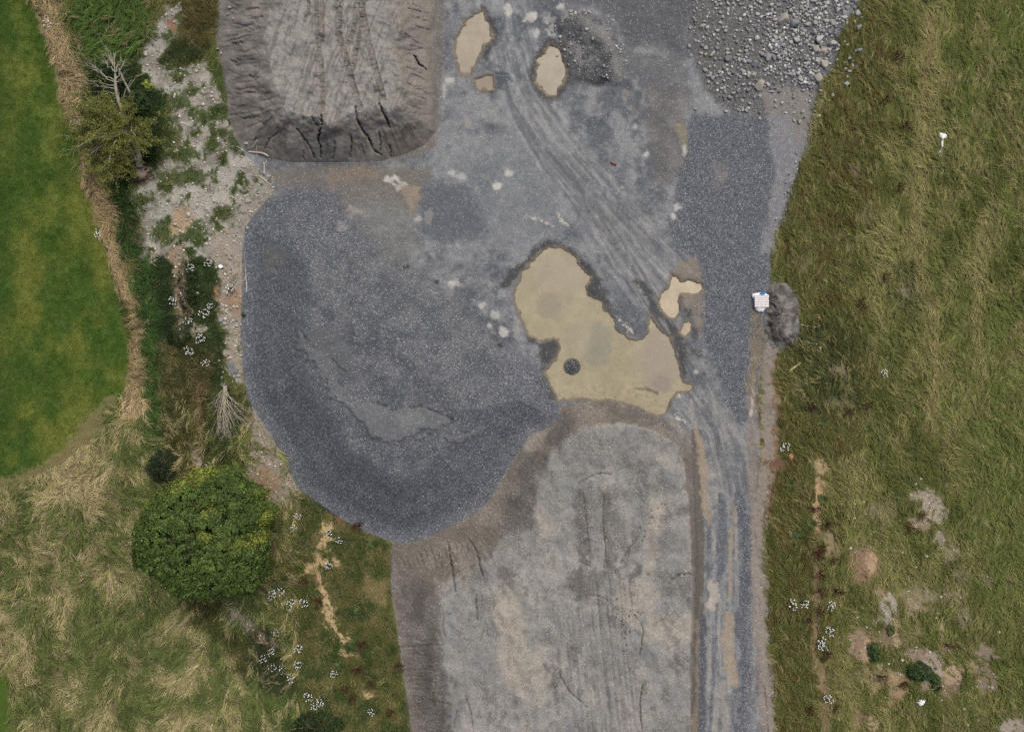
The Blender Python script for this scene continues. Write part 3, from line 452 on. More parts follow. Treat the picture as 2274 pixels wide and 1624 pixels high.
soil(TT(2, 1, [(200, 820), (220, 860), (290, 1000), (310, 1080), (230, 1000)]), WET, 7, 8, 12, 5, .7, spk=.5)
wet(TT(2, 1, [(840, 250), (900, 320), (950, 420), (1030, 510), (1090, 590), (1130, 680), (1125, 760), (1130, 860)]), 9, .85, 6)
wet(TT(2, 1, [(1110, 360), (1170, 470), (1210, 560), (1220, 640)]), 4, .6)
wet(TT(2, 1, [(1130, 620), (1180, 690), (1240, 740)]), 4, .7)
P1 = TT(1, 0, [(1515, 70), (1540, 120), (1555, 185), (1580, 235), (1555, 270), (1510, 300), (1500, 370), (1455, 440), (1430, 500), (1360, 505), (1325, 410), (1310, 310), (1340, 240), (1395, 140), (1450, 90)])
P1b = TT(1, 0, [(1450, 525), (1520, 505), (1580, 500), (1592, 600), (1520, 605), (1465, 580)])
P4 = TT(2, 1, [(1060, 200), (1120, 238), (1200, 240), (1258, 250), (1285, 300), (1240, 330), (1180, 340), (1120, 332), (1112, 380), (1120, 450), (1090, 490), (1040, 490), (990, 445), (970, 380), (990, 330), (1030, 300), (1048, 250)])
P5 = TT(2, 1, [(1178, 500), (1196, 530), (1190, 580), (1150, 618), (1110, 592), (1130, 540)])
POOLS = []
def pool(pts, name, label, col, amp=3, soft=7, dark=(), halo=4):
    sl, d, s = sdf(pts, True, 30)
    d = d + amp * 2 * (fbm(U[sl] / 11, V[sl] / 11, 191, 5) - .5) * 2.2
    for (cx, cy, r) in [x for x in dark if len(x) == 3]:
        d = np.maximum(d, r - np.hypot(U[sl] - cx, V[sl] - cy) + 2 * (fbm(U[sl] / 6, V[sl] / 6, 193) - .5))
    Zb = Z[sl]; m = sm(-d, -14, 10); base = -.10
    Z[sl] = Zb * (1 - m) + (base + .03 * (fbm(U[sl] / 12, V[sl] / 12, 195) - .5)) * m
    Z[sl] -= sm(-d, -1, 6) * .1
    lev = base - .045
    paint(sl, sm(-d, -halo - 5, -1) * .45, (112, 106, 96), spk=.15); paint(sl, sm(-d, -3, 1), (132, 122, 106), spk=.05)
    POOLS.append((pts, name, label, col, lev, sl, d))
isl = T(2, 1, 400, 815)
pool(P3, 'puddle', 'huge muddy tan puddle with a dark round gravel island, mid yard', (164, 155, 129), 2.5, dark=((isl[0], isl[1], 16),), halo=5)
pool(P1, 'puddle', 'long tan puddle beside the upper sand heap', (160, 150, 132), 4)
pool(P1b, 'puddle', 'small faint tan puddle just below the long upper puddle', (150, 138, 122), 3)
pool(P2, 'puddle', 'oval dark-rimmed tan puddle beside the small gravel mound', (160, 151, 133), 3.5)
pool(P4, 'puddle', 'pale cream puddle between the haul road and the gravel bank', (190, 177, 152), 2.5)
pool(P5, 'puddle', 'smallest pale puddle, below the cream one by the haul road', (180, 166, 143), 2)
soil(ell(*isl, 17, 17), (74, 77, 80), 3, 2, 6, 5, .95, spk=.9)

# -- bare scars in the right-hand meadow
bareline(TT(3, 2, [(350, -30), (340, 60), (335, 150), (320, 210), (345, 290)]), 5, (172, 146, 112), 3, 9, 8, 4, widths=[9, 5, 8, 5, 3])
bare(TT(3, 1, [(280, 1430), (360, 1420), (430, 1480), (430, 1550), (350, 1560), (310, 1520)]), (166, 146, 112), 5, 11, 8, a=.85)
bareline(TT(3, 2, [(410, 300), (430, 400), (420, 440)]), 10, (150, 134, 108), 6, 9, 8, 4, .7)
bareline(TT(3, 2, [(340, 300), (325, 500), (325, 700), (330, 850), (315, 960), (300, 1080), (320, 1200), (370, 1180), (360, 1300), (400, 1420), (380, 1624)]), 5, (138, 116, 92), 5, 9, 8, 6, .75)
bare(ell(*T(3, 2, 320, 1200), 9, 13), (158, 138, 112), 5, 8, 8, a=.8); bare(ell(*T(3, 2, 370, 1290), 7, 13), (152, 130, 100), 5, 8, 8, a=.7)
for (x, y, rx, ry, col, a_, cob) in ((1030, 60, 70, 40, (150, 138, 120), .75, .8), (1110, 140, 65, 70, (152, 142, 126), .85, .9), (1010, 240, 50, 40, (140, 124, 104), .7, .8), (740, 170, 90, 50, (120, 108, 88), .5, .8), (1150, 350, 35, 45, (142, 132, 118), .7, .7), (1230, 440, 40, 60, (138, 126, 112), .5, .6), (640, 520, 75, 95, (128, 102, 80), .85, .35), (690, 490, 25, 70, (168, 140, 110), .85, .4), (740, 700, 25, 30, (140, 118, 96), .7, .4), (805, 800, 40, 80, (150, 142, 128), .85, .8), (770, 880, 60, 20, (140, 132, 116), .7, .9), (1000, 720, 110, 60, (124, 112, 88), .6, .6), (980, 800, 60, 60, (142, 126, 100), .6, .5), (1220, 740, 50, 50, (130, 116, 100), .5, .8), (1310, 870, 40, 50, (134, 124, 108), .5, .8), (1290, 590, 40, 40, (128, 120, 106), .5, .8), (620, 1050, 65, 90, (134, 112, 92), .85, .3), (665, 1080, 20, 60, (168, 144, 114), .7, .2), (790, 1010, 50, 60, (122, 100, 80), .7, .4), (860, 980, 22, 80, (160, 142, 112), .8, .2), (930, 1030, 40, 40, (130, 116, 88), .5, .2), (1160, 960, 12, 50, (158, 140, 112), .8, .2), (1190, 1080, 25, 40, (150, 132, 108), .8, .3), (1000, 1110, 80, 40, (134, 116, 100), .8, .2), (1100, 1180, 60, 60, (148, 136, 124), .95, .2), (1220, 1240, 55, 50, (162, 140, 112), .85, .4), (1210, 1330, 50, 50, (126, 104, 88), .6, .9), (870, 1330, 60, 90, (146, 122, 94), .75, .5), (720, 1260, 90, 60, (150, 132, 100), .55, .4), (1450, 1110, 50, 50, (134, 118, 104), .75, .2), (1450, 1270, 60, 70, (128, 110, 94), .65, .5), (1360, 1210, 30, 40, (156, 136, 110), .6, .2), (690, 1570, 30, 45, (164, 142, 112), .8, .2), (620, 1530, 30, 50, (124, 102, 82), .6, .2), (1640, 1600, 80, 50, (146, 136, 124), .9, .3), (1060, 1310, 25, 45, (134, 122, 108), .7, .4), (1000, 970, 18, 30, (140, 120, 92), .6, .3), (710, 1360, 25, 30, (156, 138, 106), .6, .2), (1470, 620, 40, 30, (128, 112, 98), .4, .5), (1640, 620, 30, 30, (126, 110, 96), .3, .2)):
    bare(ell(*T(3, 2, x, y), rx * .42, ry * .42), tuple(q_ + 14 for q_ in col), 5, min(rx, ry) * .33 * .7, 9, int(x) % 11, a_, .25, cob)
for (x, y, rx, ry, a_) in ((470, 850, 60, 40, .6), (200, 960, 40, 40, .4), (520, 1080, 70, 60, .35), (430, 1060, 60, 30, .4), (920, 330, 30, 40, .6), (240, 130, 60, 40, .35)):
    bare(ell(*T(3, 1, x, y), rx * .33, ry * .33), (140, 128, 106), 5, 12, 9, 4, a_)
for (x, y, rx, ry, a_) in ((590, 1140, 50, 30, .7), (660, 1450, 60, 50, .35), (480, 1590, 60, 30, .45)):
    bare(ell(*T(3, 0, x, y), rx * .33, ry * .33), (138, 124, 108), 5, 9, 9, 4, a_)
bare(ell(*T(0, 0, 490, 325), 7, 9), (132, 112, 96), 4, 5, 7)

print("ground painted")
CORE = (U > -62) & (U < FW + 62) & (V > -62) & (V < FH + 62)
def zat(u, v):
    i = np.clip(np.searchsorted(UA, u), 0, len(UA) - 1); j = np.clip(np.searchsorted(VA, v), 0, len(VA) - 1)
    return Z[j, i]
def at(u, v, dz=0.0):
    z = float(zat(u, v)) + dz; f = S * (1 - z / H)
    return ((u - FW / 2) * f, (FH / 2 - v) * f, z)
def arr_at(u, v):
    z = zat(u, v); f = S * (1 - z / H)
    return np.stack([(u - FW / 2) * f, (FH / 2 - v) * f, z], -1).astype(np.float32)
def samp(a, u, v):
    i = np.clip(np.searchsorted(UA, u), 0, len(UA) - 1); j = np.clip(np.searchsorted(VA, v), 0, len(VA) - 1); return a[j, i]

# ------------------------------------------------------------------ mesh and material helpers
def npmesh(name, verts, loops, starts, totals, cols=None, extra=None, smooth=False):
    me = bpy.data.meshes.new(name)
    me.vertices.add(len(verts)); me.vertices.foreach_set('co', np.ascontiguousarray(verts, np.float32).ravel())
    me.loops.add(len(loops)); me.loops.foreach_set('vertex_index', np.ascontiguousarray(loops, np.int32))
    me.polygons.add(len(starts)); me.polygons.foreach_set('loop_start', np.ascontiguousarray(starts, np.int32)); me.polygons.foreach_set('loop_total', np.ascontiguousarray(totals, np.int32))
    if smooth: me.polygons.foreach_set('use_smooth', np.ones(len(starts), bool))
    me.update(calc_edges=True)
    if cols is not None:
        at_ = me.attributes.new('Col', 'FLOAT_COLOR', 'POINT'); c4 = np.ones((len(verts), 4), np.float32); c4[:, :3] = cols; at_.data.foreach_set('color', c4.ravel())
    for k, val in (extra or {}).items():
        at_ = me.attributes.new(k, 'FLOAT', 'POINT'); at_.data.foreach_set('value', np.ascontiguousarray(val, np.float32))
    return me
def polymesh(name, verts, faces, cols=None, smooth=False):
    tot = np.array([len(f) for f in faces]); st = np.concatenate([[0], np.cumsum(tot)[:-1]])
    return npmesh(name, np.array(verts, np.float32), np.concatenate([np.asarray(f) for f in faces]), st, tot, cols, None, smooth)
def quads(name, verts, q, cols=None, extra=None, smooth=False):
    q = np.asarray(q); n = q.shape[1]
    return npmesh(name, verts, q.ravel(), np.arange(len(q)) * n, np.full(len(q), n), cols, extra, smooth)
def link(name, me, mat, parent=None):
    o = bpy.data.objects.new(name, me); C.objects.link(o)
    if mat is not None and not me.materials: me.materials.append(mat)
    if parent is not None: o.parent = parent
    return o
def tag(o, label=None, cat=None, group=None, kind=None):
    if label: o['label'] = label
    if cat: o['category'] = cat
    if group: o['group'] = group
    if kind: o['kind'] = kind
    return o
def empty(name, loc, label, cat, group=None, rz=0):
    o = bpy.data.objects.new(name, None); C.objects.link(o); o.location = loc; o.rotation_euler = (0, 0, rz); o.empty_display_size = .2
    return tag(o, label, cat, group)
def copy_tree(o, parent=None):
    c = o.copy(); C.objects.link(c)
    if parent is not None: c.parent = parent
    for ch in o.children: copy_tree(ch, c)
    return c
class NT_:
    def __init__(s, name, rough=.9, spec=.2):
        s.m = bpy.data.materials.new(name); s.m.use_nodes = True; s.t = s.m.node_tree; s.b = s.t.nodes['Principled BSDF']
        s.b.inputs['Roughness'].default_value = rough; s.b.inputs['Specular IOR Level'].default_value = spec
    def n(s, ty, **kw):
        x = s.t.nodes.new(ty)
        for k, v in kw.items(): setattr(x, k, v)
        return x
    def l(s, a, b): s.t.links.new(a, b)
    def attr(s, nm): return s.n('ShaderNodeAttribute', attribute_name=nm)
    def math(s, op, a, b=None, clamp=False):
        x = s.n('ShaderNodeMath', operation=op, use_clamp=clamp)
        for i, q in enumerate((a, b)):
            if q is None: continue
            if isinstance(q, (int, float)): x.inputs[i].default_value = q
            else: s.l(q, x.inputs[i])
        return x.outputs[0]
    def noise(s, scale, detail=3, rough=.55, vec=None):
        x = s.n('ShaderNodeTexNoise'); x.inputs['Scale'].default_value = scale; x.inputs['Detail'].default_value = detail; x.inputs['Roughness'].default_value = rough
        if vec is not None: s.l(vec, x.inputs['Vector'])
        return x.outputs['Fac']
    def ramp(s, f, a, b, lo=0.0, hi=1.0):
        x = s.n('ShaderNodeMapRange'); x.inputs[1].default_value = a; x.inputs[2].default_value = b; x.inputs[3].default_value = lo; x.inputs[4].default_value = hi; s.l(f, x.inputs[0]); return x.outputs[0]
    def mul(s, col, f):
        x = s.n('ShaderNodeMix', data_type='RGBA', blend_type='MULTIPLY'); x.inputs[0].default_value = 1; s.l(col, x.inputs[6])
        c = s.n('ShaderNodeCombineColor'); [s.l(f, c.inputs[i]) for i in range(3)]; s.l(c.outputs[0], x.inputs[7]); return x.outputs[2]
    def mix(s, f, a, b):
        x = s.n('ShaderNodeMix', data_type='RGBA'); s.l(f, x.inputs[0]); s.l(a, x.inputs[6])
        if isinstance(b, tuple): x.inputs[7].default_value = b + (1,)
        else: s.l(b, x.inputs[7])
        return x.outputs[2]
    def bump(s, h, dist, strength=.6):
        x = s.n('ShaderNodeBump'); x.inputs['Distance'].default_value = dist; x.inputs['Strength'].default_value = strength; s.l(h, x.inputs['Height']); s.l(x.outputs[0], s.b.inputs['Normal'])

def ground_material(name):
    g = NT_(name, .95, .15); pos = g.n('ShaderNodeNewGeometry').outputs['Position']
    col = g.attr('Col').outputs['Color']; spk = g.attr('spk').outputs['Fac']
    fine = g.noise(9, 5, .7, pos); mid = g.noise(2.2, 4, .6, pos)
    f = g.math('MULTIPLY', g.ramp(fine, .25, .75, .78, 1.22), g.ramp(mid, .3, .7, .90, 1.10))
    col = g.mul(col, f)
    # crushed stone: every cell a chip with a tone of its own, the odd one bright
    vo = g.n('ShaderNodeTexVoronoi'); vo.inputs['Scale'].default_value = 17; g.l(pos, vo.inputs['Vector'])
    sep = g.n('ShaderNodeSeparateColor'); g.l(vo.outputs['Color'], sep.inputs[0])
    tone = g.ramp(sep.outputs[0], 0, 1, .45, 1.45)
    w1 = g.math('MULTIPLY', spk, .85, True)
    tone = g.math('ADD', g.math('MULTIPLY', w1, g.math('SUBTRACT', tone, 1.0)), 1.0)
    col = g.mul(col, tone)
    lump = g.noise(3.5, 2, .5, pos)
    lim = g.math('SUBTRACT', 1.0, g.math('MULTIPLY', g.math('MULTIPLY', spk, g.ramp(lump, .3, .7, .25, 1.4)), .17))
    br = g.math('MULTIPLY', g.math('GREATER_THAN', sep.outputs[1], lim), g.ramp(vo.outputs['Distance'], .30, .55, .9, .0))
    col = g.mix(br, col, tuple(float(x) for x in alb((196, 199, 203))))
    g.l(col, g.b.inputs['Base Color'])
    g.bump(g.math('ADD', fine, g.math('MULTIPLY', vo.outputs['Distance'], g.math('MULTIPLY', spk, -.5))), .05, .5)
    return g.m
M = {}
M['ground'] = ground_material('soil_and_gravel')
def attr_mat(name, rough=.85, spec=.2, var=0.0, trans=0.0, vs=6.0, tint=None):
    g = NT_(name, rough, spec); col = g.attr('Col').outputs['Color']
    if var:
        pos = g.n('ShaderNodeNewGeometry').outputs['Position']; col = g.mul(col, g.ramp(g.noise(vs, 4, .65, pos), .3, .7, 1 - var, 1 + var))
    g.l(col, g.b.inputs['Base Color'])
    if trans:
        tr = g.n('ShaderNodeBsdfTranslucent'); g.l(col, tr.inputs[0]); mx = g.n('ShaderNodeMixShader'); mx.inputs[0].default_value = trans
        g.l(g.b.outputs[0], mx.inputs[1]); g.l(tr.outputs[0], mx.inputs[2]); g.l(mx.outputs[0], g.t.nodes['Material Output'].inputs['Surface'])
    return g.m
M['blade'] = attr_mat('grass_blades', .8, .15, 0, .25)
M['leaf'] = attr_mat('leaves', .65, .25, 0, .2)
M['stone'] = attr_mat('loose_stones', .9, .2, .22, 0, 9)
M['mud'] = attr_mat('muddy_water', .35, .25, .05, 0, 3)
def flat_mat(name, rgb, rough=.8, spec=.25, var=.15, vs=8.0, bump=0, bd=.01, rnd=0.0):
    g = NT_(name, rough, spec); co = g.n('ShaderNodeTexCoord').outputs['Object']; nz = g.noise(vs, 5, .65, co)
    rgbn = g.n('ShaderNodeRGB'); rgbn.outputs[0].default_value = tuple(float(x) for x in alb(rgb)) + (1,)
    f = g.ramp(nz, .3, .7, 1 - var, 1 + var)
    if rnd: f = g.math('MULTIPLY', f, g.ramp(g.n('ShaderNodeObjectInfo').outputs['Random'], 0, 1, 1 - rnd, 1 + rnd))
    g.l(g.mul(rgbn.outputs[0], f), g.b.inputs['Base Color'])
    if bump: g.bump(nz, bd, bump)
    return g.m
M['rock'] = flat_mat('grey_limestone', (174, 175, 173), .9, .2, .24, 3.5, .5, .05, .18)
M['rock_buff'] = flat_mat('buff_limestone', (174, 170, 158), .9, .2, .2, 3.5, .5, .05, .1)
M['rock_dark'] = flat_mat('dark_limestone', (140, 143, 146), .9, .2, .2, 3.5, .5, .05, .12)
M['cobble'] = flat_mat('pale_cobble', (190, 184, 170), .85, .2, .14, 5, .3, .02, .14)
M['cobble_grey'] = flat_mat('grey_cobble', (160, 160, 156), .85, .2, .14, 5, .3, .02, .12)
M['orange'] = flat_mat('orange_sandstone', (178, 128, 96), .9, .2, .2, 4, .4, .03)
M['slate'] = flat_mat('slate', (118, 124, 128), .7, .3, .1, 3, .2, .01)
M['bark'] = flat_mat('grey_bark', (150, 145, 134), .9, .15, .3, 7, .7, .03)
M['bark_dark'] = flat_mat('brown_bark', (92, 80, 64), .9, .15, .3, 7, .7, .03)
M['twig'] = flat_mat('bleached_twigs', (190, 182, 162), .85, .2, .15, 12)
M['drift'] = flat_mat('bleached_wood', (198, 188, 170), .85, .2, .2, 10, .4, .01)
M['timber'] = flat_mat('sawn_timber', (206, 190, 152), .8, .2, .12, 6)
M['earth'] = flat_mat('root_earth', (140, 128, 112), .95, .1, .35, 5, .8, .06)
M['roots'] = flat_mat('dark_roots', (62, 44, 36), .9, .1, .3, 8)
M['white'] = flat_mat('white_plastic', (255, 255, 255), .5, .4, .03, 4)
M['whitewood'] = flat_mat('white_painted_wood', (250, 246, 242), .6, .3, .06, 6)
M['blue'] = flat_mat('blue_cloth', (40, 150, 215), .6, .3, .3, 9, .6, .04)
M['stalk'] = flat_mat('green_stalk', (70, 88, 48), .8, .2, .1)
M['red'] = flat_mat('red_plastic', (150, 82, 80), .6, .3, .15, 9)

# ------------------------------------------------------------------ ground objects: one height field, one object per body
zf = S * (1 - Z / H)
XYZ = np.stack([(U - FW / 2) * zf, (FH / 2 - V) * zf, Z], -1)
far = (~CORE)
XYZ[..., 0][far] = ((U - FW / 2) * S)[far]; XYZ[..., 1][far] = ((FH / 2 - V) * S)[far]
NV, NU = SH
idx = np.arange(NV * NU, dtype=np.int64).reshape(SH)
Q = np.stack([idx[:-1, :-1], idx[1:, :-1], idx[1:, 1:], idx[:-1, 1:]], -1)
fid = HID[:-1, :-1].copy(); fid[(fid == 0) & (YM[:-1, :-1] > .5)] = 6
FC = alb(np.clip(COL, 6, 255)).reshape(-1, 3); FV = XYZ.reshape(-1, 3); FS = np.clip(A['spk'], 0, 1.2).ravel()
def body(name, k):
    q = Q[fid == k]
    used, inv = np.unique(q.ravel(), return_inverse=True)
    me = quads(name, FV[used], inv.reshape(-1, 4), FC[used], {'spk': FS[used]}, True)
    return link(name, me, M['ground'])
tag(body('meadow', 0), kind='structure')
tag(body('quarry_floor', 6), kind='structure')
tag(body('sand_heap', 1), 'grey sand heap at the top with a flat tracked top and gullied flanks', 'sand heap')
tag(body('sand_heap', 2), 'long buff-grey sand heap at the bottom beside the haul road', 'sand heap')
tag(body('gravel_heap', 3), 'broad dark blue-grey gravel heap with rounded foot, left of the big puddle', 'gravel heap')
tag(body('gravel_mound', 4), 'low dark gravel mound on the grass edge beside the white pallet', 'gravel mound')
tag(body('gravel_mound', 5), 'crescent gravel mound with loose rocks beside the oval puddle', 'gravel mound')
for pts, name, label, col, lev, sl, d in POOLS:
    u, v = U[sl], V[sl]; ok = d < 5
    f = S * (1 - lev / H)
    xyz = np.stack([(u - FW / 2) * f, (FH / 2 - v) * f, np.full(u.shape, lev, np.float32)], -1).reshape(-1, 3)
    n = fbm(u / 26, v / 26, 201, 4); n2_ = fbm(u / 5, v / 5, 203, 2)
    c = np.asarray(col, np.float32) + ((n - .5) * 30)[..., None] + ((n2_ - .5) * 8)[..., None]
    if len(pts) > 40:
        for (x, y, rx, ry, cc, a_) in ((235, 410, 85, 90, (148, 141, 121), .8), (590, 640, 75, 110, (140, 138, 122), .85), (560, 760, 100, 50, (140, 138, 122), .6), (980, 780, 130, 200, (158, 147, 134), .7), (1000, 930, 60, 60, (146, 132, 124), .6), (350, 200, 230, 120, (163, 153, 134), .6), (500, 600, 200, 80, (156, 149, 128), .4)):
            cx, cy = T(2, 1, x, y); e = np.hypot((u - cx) / (rx * .3335), (v - cy) / (ry * .3335)) + (fbm(u / 14, v / 14, 207) - .5) * .8
            c = L3(c, cc, sm(1.25 - e, 0, .5) * a_)
        spots = sm(fbm(u / 4.5, v / 4.5, 211, 2), .62, .72) * sm(v, 830, 880); c = L3(c, (142, 132, 108), spots * .7)
        for p_ in (TT(2, 1, [(820, 960), (900, 965), (980, 1000)]), TT(2, 1, [(880, 950), (970, 990)])):
            s2, m2 = line(p_, 1.6, 2, 3, 8); mm = np.zeros(SH, np.float32); mm[s2] = m2; c = L3(c, (112, 104, 88), mm[sl] * .8)
    ii = np.arange(u.size).reshape(u.shape); q = np.stack([ii[:-1, :-1], ii[1:, :-1], ii[1:, 1:], ii[:-1, 1:]], -1)[ok[:-1, :-1]]
    used, inv = np.unique(q.ravel(), return_inverse=True)
    me = quads(name, xyz[used], inv.reshape(-1, 4), alb(np.clip(c, 5, 250)).reshape(-1, 3)[used], None, True)
    tag(link(name, me, M['mud']), label, 'puddle', kind='structure')
print("ground built")

# ------------------------------------------------------------------ grass, weeds: uncountable cover
def blades(name, u, v, ang, L, wd, h, cols, bend, mat='blade', z0=0.0):
    n = len(u); b = arr_at(u, v); b[:, 2] += z0
    dx = np.cos(ang); dy = np.sin(ang)
    a2 = ang + bend; ex = np.cos(a2); ey = np.sin(a2)
    vt = np.zeros((n, 5, 3), np.float32)
    px, py = -dy * wd / 2, dx * wd / 2; qx, qy = -ey * wd * .42, ex * wd * .42
    mx = b[:, 0] + dx * L * .5; my = b[:, 1] + dy * L * .5; mz = b[:, 2] + h
    tx = mx + ex * L * .5; ty = my + ey * L * .5; tz = b[:, 2] + h * .75
    vt[:, 0] = np.stack([b[:, 0] + px, b[:, 1] + py, b[:, 2]], -1); vt[:, 1] = np.stack([b[:, 0] - px, b[:, 1] - py, b[:, 2]], -1)
    vt[:, 2] = np.stack([mx - qx * -1, my - qy * -1, mz], -1); vt[:, 3] = np.stack([mx - qx, my - qy, mz], -1)
    vt[:, 4] = np.stack([tx, ty, tz], -1)
    k = np.arange(n)[:, None] * 5
    lp = np.concatenate([k + 1, k + 0, k + 2, k + 3, k + 3, k + 2, k + 4][0:1] + [k + 0, k + 2, k + 3] + [k + 3, k + 2, k + 4], 1)
    st = (np.arange(n)[:, None] * 7 + np.array([0, 4])).ravel(); tot = np.tile([4, 3], n)
    return npmesh(name, vt.reshape(-1, 3), lp.ravel(), st, tot, np.repeat(cols, 5, 0), None, True)
def scatter(n, field, box, seed):
    r = np.random.default_rng(seed); u = r.uniform(box[0], box[1], n).astype(np.float32); v = r.uniform(box[2], box[3], n).astype(np.float32)
    k = r.random(n) < np.clip(samp(field, u, v), 0, 1); return u[k], v[k], r
flow = lambda u, v, s: -1.3 + 5.5 * (fbm(u / 60, v / 60, s, 3) - .5)
def tuft_layer(name, box, ntuft, per, Lr, wd, hr, spread, fseed, colf, field, seed, base=None, rad=5.0, lift=0.0):
    u, v, r = scatter(ntuft, field, box, seed); n = len(u)
    a = (flow(u, v, fseed) if base is None else base + (fbm(u / 40, v / 40, fseed) - .5) * 3.2) + r.normal(0, .25, n)
    Lt = r.uniform(*Lr, n); bt = r.normal(0, .5, n)
    rep = lambda x: np.repeat(x, per)
    al = r.normal(0, rad * (1.7 if lift else 1), n * per); ac = r.normal(0, rad * (.32 if lift else 1), n * per); ca = rep(np.cos(a)); sa = rep(np.sin(a))
    uu = rep(u) + al * ca - ac * sa; vv = rep(v) - al * sa - ac * ca
    aa = rep(a) + r.normal(0, spread, n * per); LL = rep(Lt) * r.uniform(.6, 1.15, n * per); hh = r.uniform(*hr, n * per) + rep(r.random(n)) * lift
    cols = colf(uu, vv, rep(r.random(n)), r.random(n * per), r)
    keep = samp(field, uu.astype(np.float32), vv.astype(np.float32)) > .3
    return (uu[keep].astype(np.float32), vv[keep].astype(np.float32), aa[keep], LL[keep], (wd * r.uniform(.7, 1.3, n * per))[keep], hh[keep], cols[keep], (rep(bt) + r.normal(0, .3, n * per))[keep])
def grass_cols(gain=1.0, tan=(150, 137, 100), tanw=1.0, coh=0):
    def f(uu, vv, rt, rb, r):
        b = samp(COL, uu.astype(np.float32), vv.astype(np.float32)); dry = samp(A['dry'], uu.astype(np.float32), vv.astype(np.float32))
        if coh: rb = .5 + (rb - .5) * .3
        isdry = (rt * .9 + rb * .1) < dry * tanw
        br_ = ((rt * 7.31) % 1.0)[:, None] if coh else .5
        g = b * (.74 + .34 * rb[:, None] + .26 * rt[:, None]) * np.array([1.0, 1.01, .97])
        t = np.asarray(tan) * (.80 + .2 * rb[:, None] + .18 * rt[:, None])
        return alb(np.clip(np.where(isdry[:, None], t * .75 + b * .3, g) * gain * (.82 + .36 * br_), 8, 250))
    return f
def build_blades(name, parts, z0=0.0):
    cat = [np.concatenate([p[i] for p in parts]) for i in range(8)]
    me = blades(name, cat[0], cat[1], cat[2], cat[3].astype(np.float32), cat[4].astype(np.float32), cat[5].astype(np.float32), cat[6], cat[7], z0=z0)
    o = link(name, me, M['blade']); tag(o, kind='stuff'); return o
gr = A['grs'] * (1 - np.clip(YM, 0, 1)); rough_f = gr * (1 - A['lawn'])
o = build_blades('rough_grass', [tuft_layer('a', (-20, 700, 880, 1660), 6500, 14, (.4, .8), .032, (.03, .14), .2, 301, grass_cols(1.06, tanw=.8), rough_f, 1, rad=4.5),
                                 tuft_layer('w', (-20, 660, 880, 1660), 12500, 13, (.6, 1.3), .042, (.10, .26), .13, 301, grass_cols(1.2, (168, 155, 120), coh=1), rough_f, 6, rad=4.5, lift=.2),
                                 tuft_layer('b', (40, 560, -20, 1000), 6500, 13, (.4, .85), .03, (.04, .2), .2, 303, grass_cols(1.1), rough_f, 2),
                                 tuft_layer('y', (60, 340, -20, 940), 5200, 11, (.5, .95), .04, (.1, .25), .16, 303, grass_cols(1.14, (160, 144, 110), coh=1), rough_f, 8, rad=4.0, lift=.15)])
tag(o, 'long wind-swept tan and green grass on the left', 'grass')
o = build_blades('meadow_grass', [tuft_layer('c', (1660, 2300, -20, 1660), 13000, 10, (.22, .5), .028, (.02, .10), .35, 305, grass_cols(1.12, (140, 131, 92)), rough_f, 3, base=1.9),
                                  tuft_layer('cc', (1660, 2300, -20, 1660), 15000, 7, (.3, .75), .036, (.05, .15), .2, 305, grass_cols(1.16, (150, 142, 100), coh=1), rough_f, 13, base=1.9, rad=3.2, lift=.08),
                                  tuft_layer('d', (560, 930, 1080, 1660), 4200, 12, (.25, .55), .025, (.03, .16), .45, 307, grass_cols(1.1), rough_f, 4)])
tag(o, 'short tufted green and straw meadow grass', 'grass')
o = build_blades('mown_grass', [tuft_layer('e', (-20, 320, -20, 1110), 15000, 7, (.08, .2), .022, (.02, .06), 1.5, 309, grass_cols(1.12), A['lawn'], 5, rad=4.0)])
tag(o, 'mown bright green grass of the field on the left', 'grass')

def leaves_mesh(name, pos, nrm, size, cols, r, ratio=.6):
    n = len(pos); t = r.normal(size=(n, 3)); t -= (t * nrm).sum(1, keepdims=True) * nrm; t /= np.linalg.norm(t, axis=1, keepdims=True) + 1e-9
    b = np.cross(nrm, t); s = size[:, None]
    vt = np.zeros((n, 6, 3), np.float32)
    for i, (x, y) in enumerate(((-1, 0), (-.35, ratio), (.45, ratio * .8), (1, 0), (.45, -ratio * .8), (-.35, -ratio))):
        vt[:, i] = pos + t * s * x + b * s * y - nrm * s * (.25 * abs(x))
    me = quads(name, vt.reshape(-1, 3), np.arange(n * 6).reshape(n, 6), np.repeat(cols, 6, 0))
    return me
def undergrowth():
    u, v, r = scatter(150000, A['und'] * (1 - np.clip(YM, 0, 1)), (-20, 2290, -20, 1640), 11)
    n = len(u); p = arr_at(u, v)
    hill = fbm(u / 9, v / 9, 401, 3); p[:, 2] += (.02 + .38 * hill * r.random(n)) * (.5 + samp(A['und'], u, v))
    nr = r.normal(size=(n, 3)) * .6; nr[:, 2] = 1; nr /= np.linalg.norm(nr, axis=1, keepdims=True)
    b = samp(COL, u, v) * np.array([.92, 1.06, .9]) * (.72 + .62 * r.random(n))[:, None]
    o = link('undergrowth', leaves_mesh('undergrowth', p, nr.astype(np.float32), r.uniform(.04, .085, n).astype(np.float32), alb(np.clip(b, 8, 240)), r), M['leaf'])
    tag(o, 'dark leafy weeds and brambles covering the ground', 'undergrowth', kind='stuff')
undergrowth()
print("cover built")

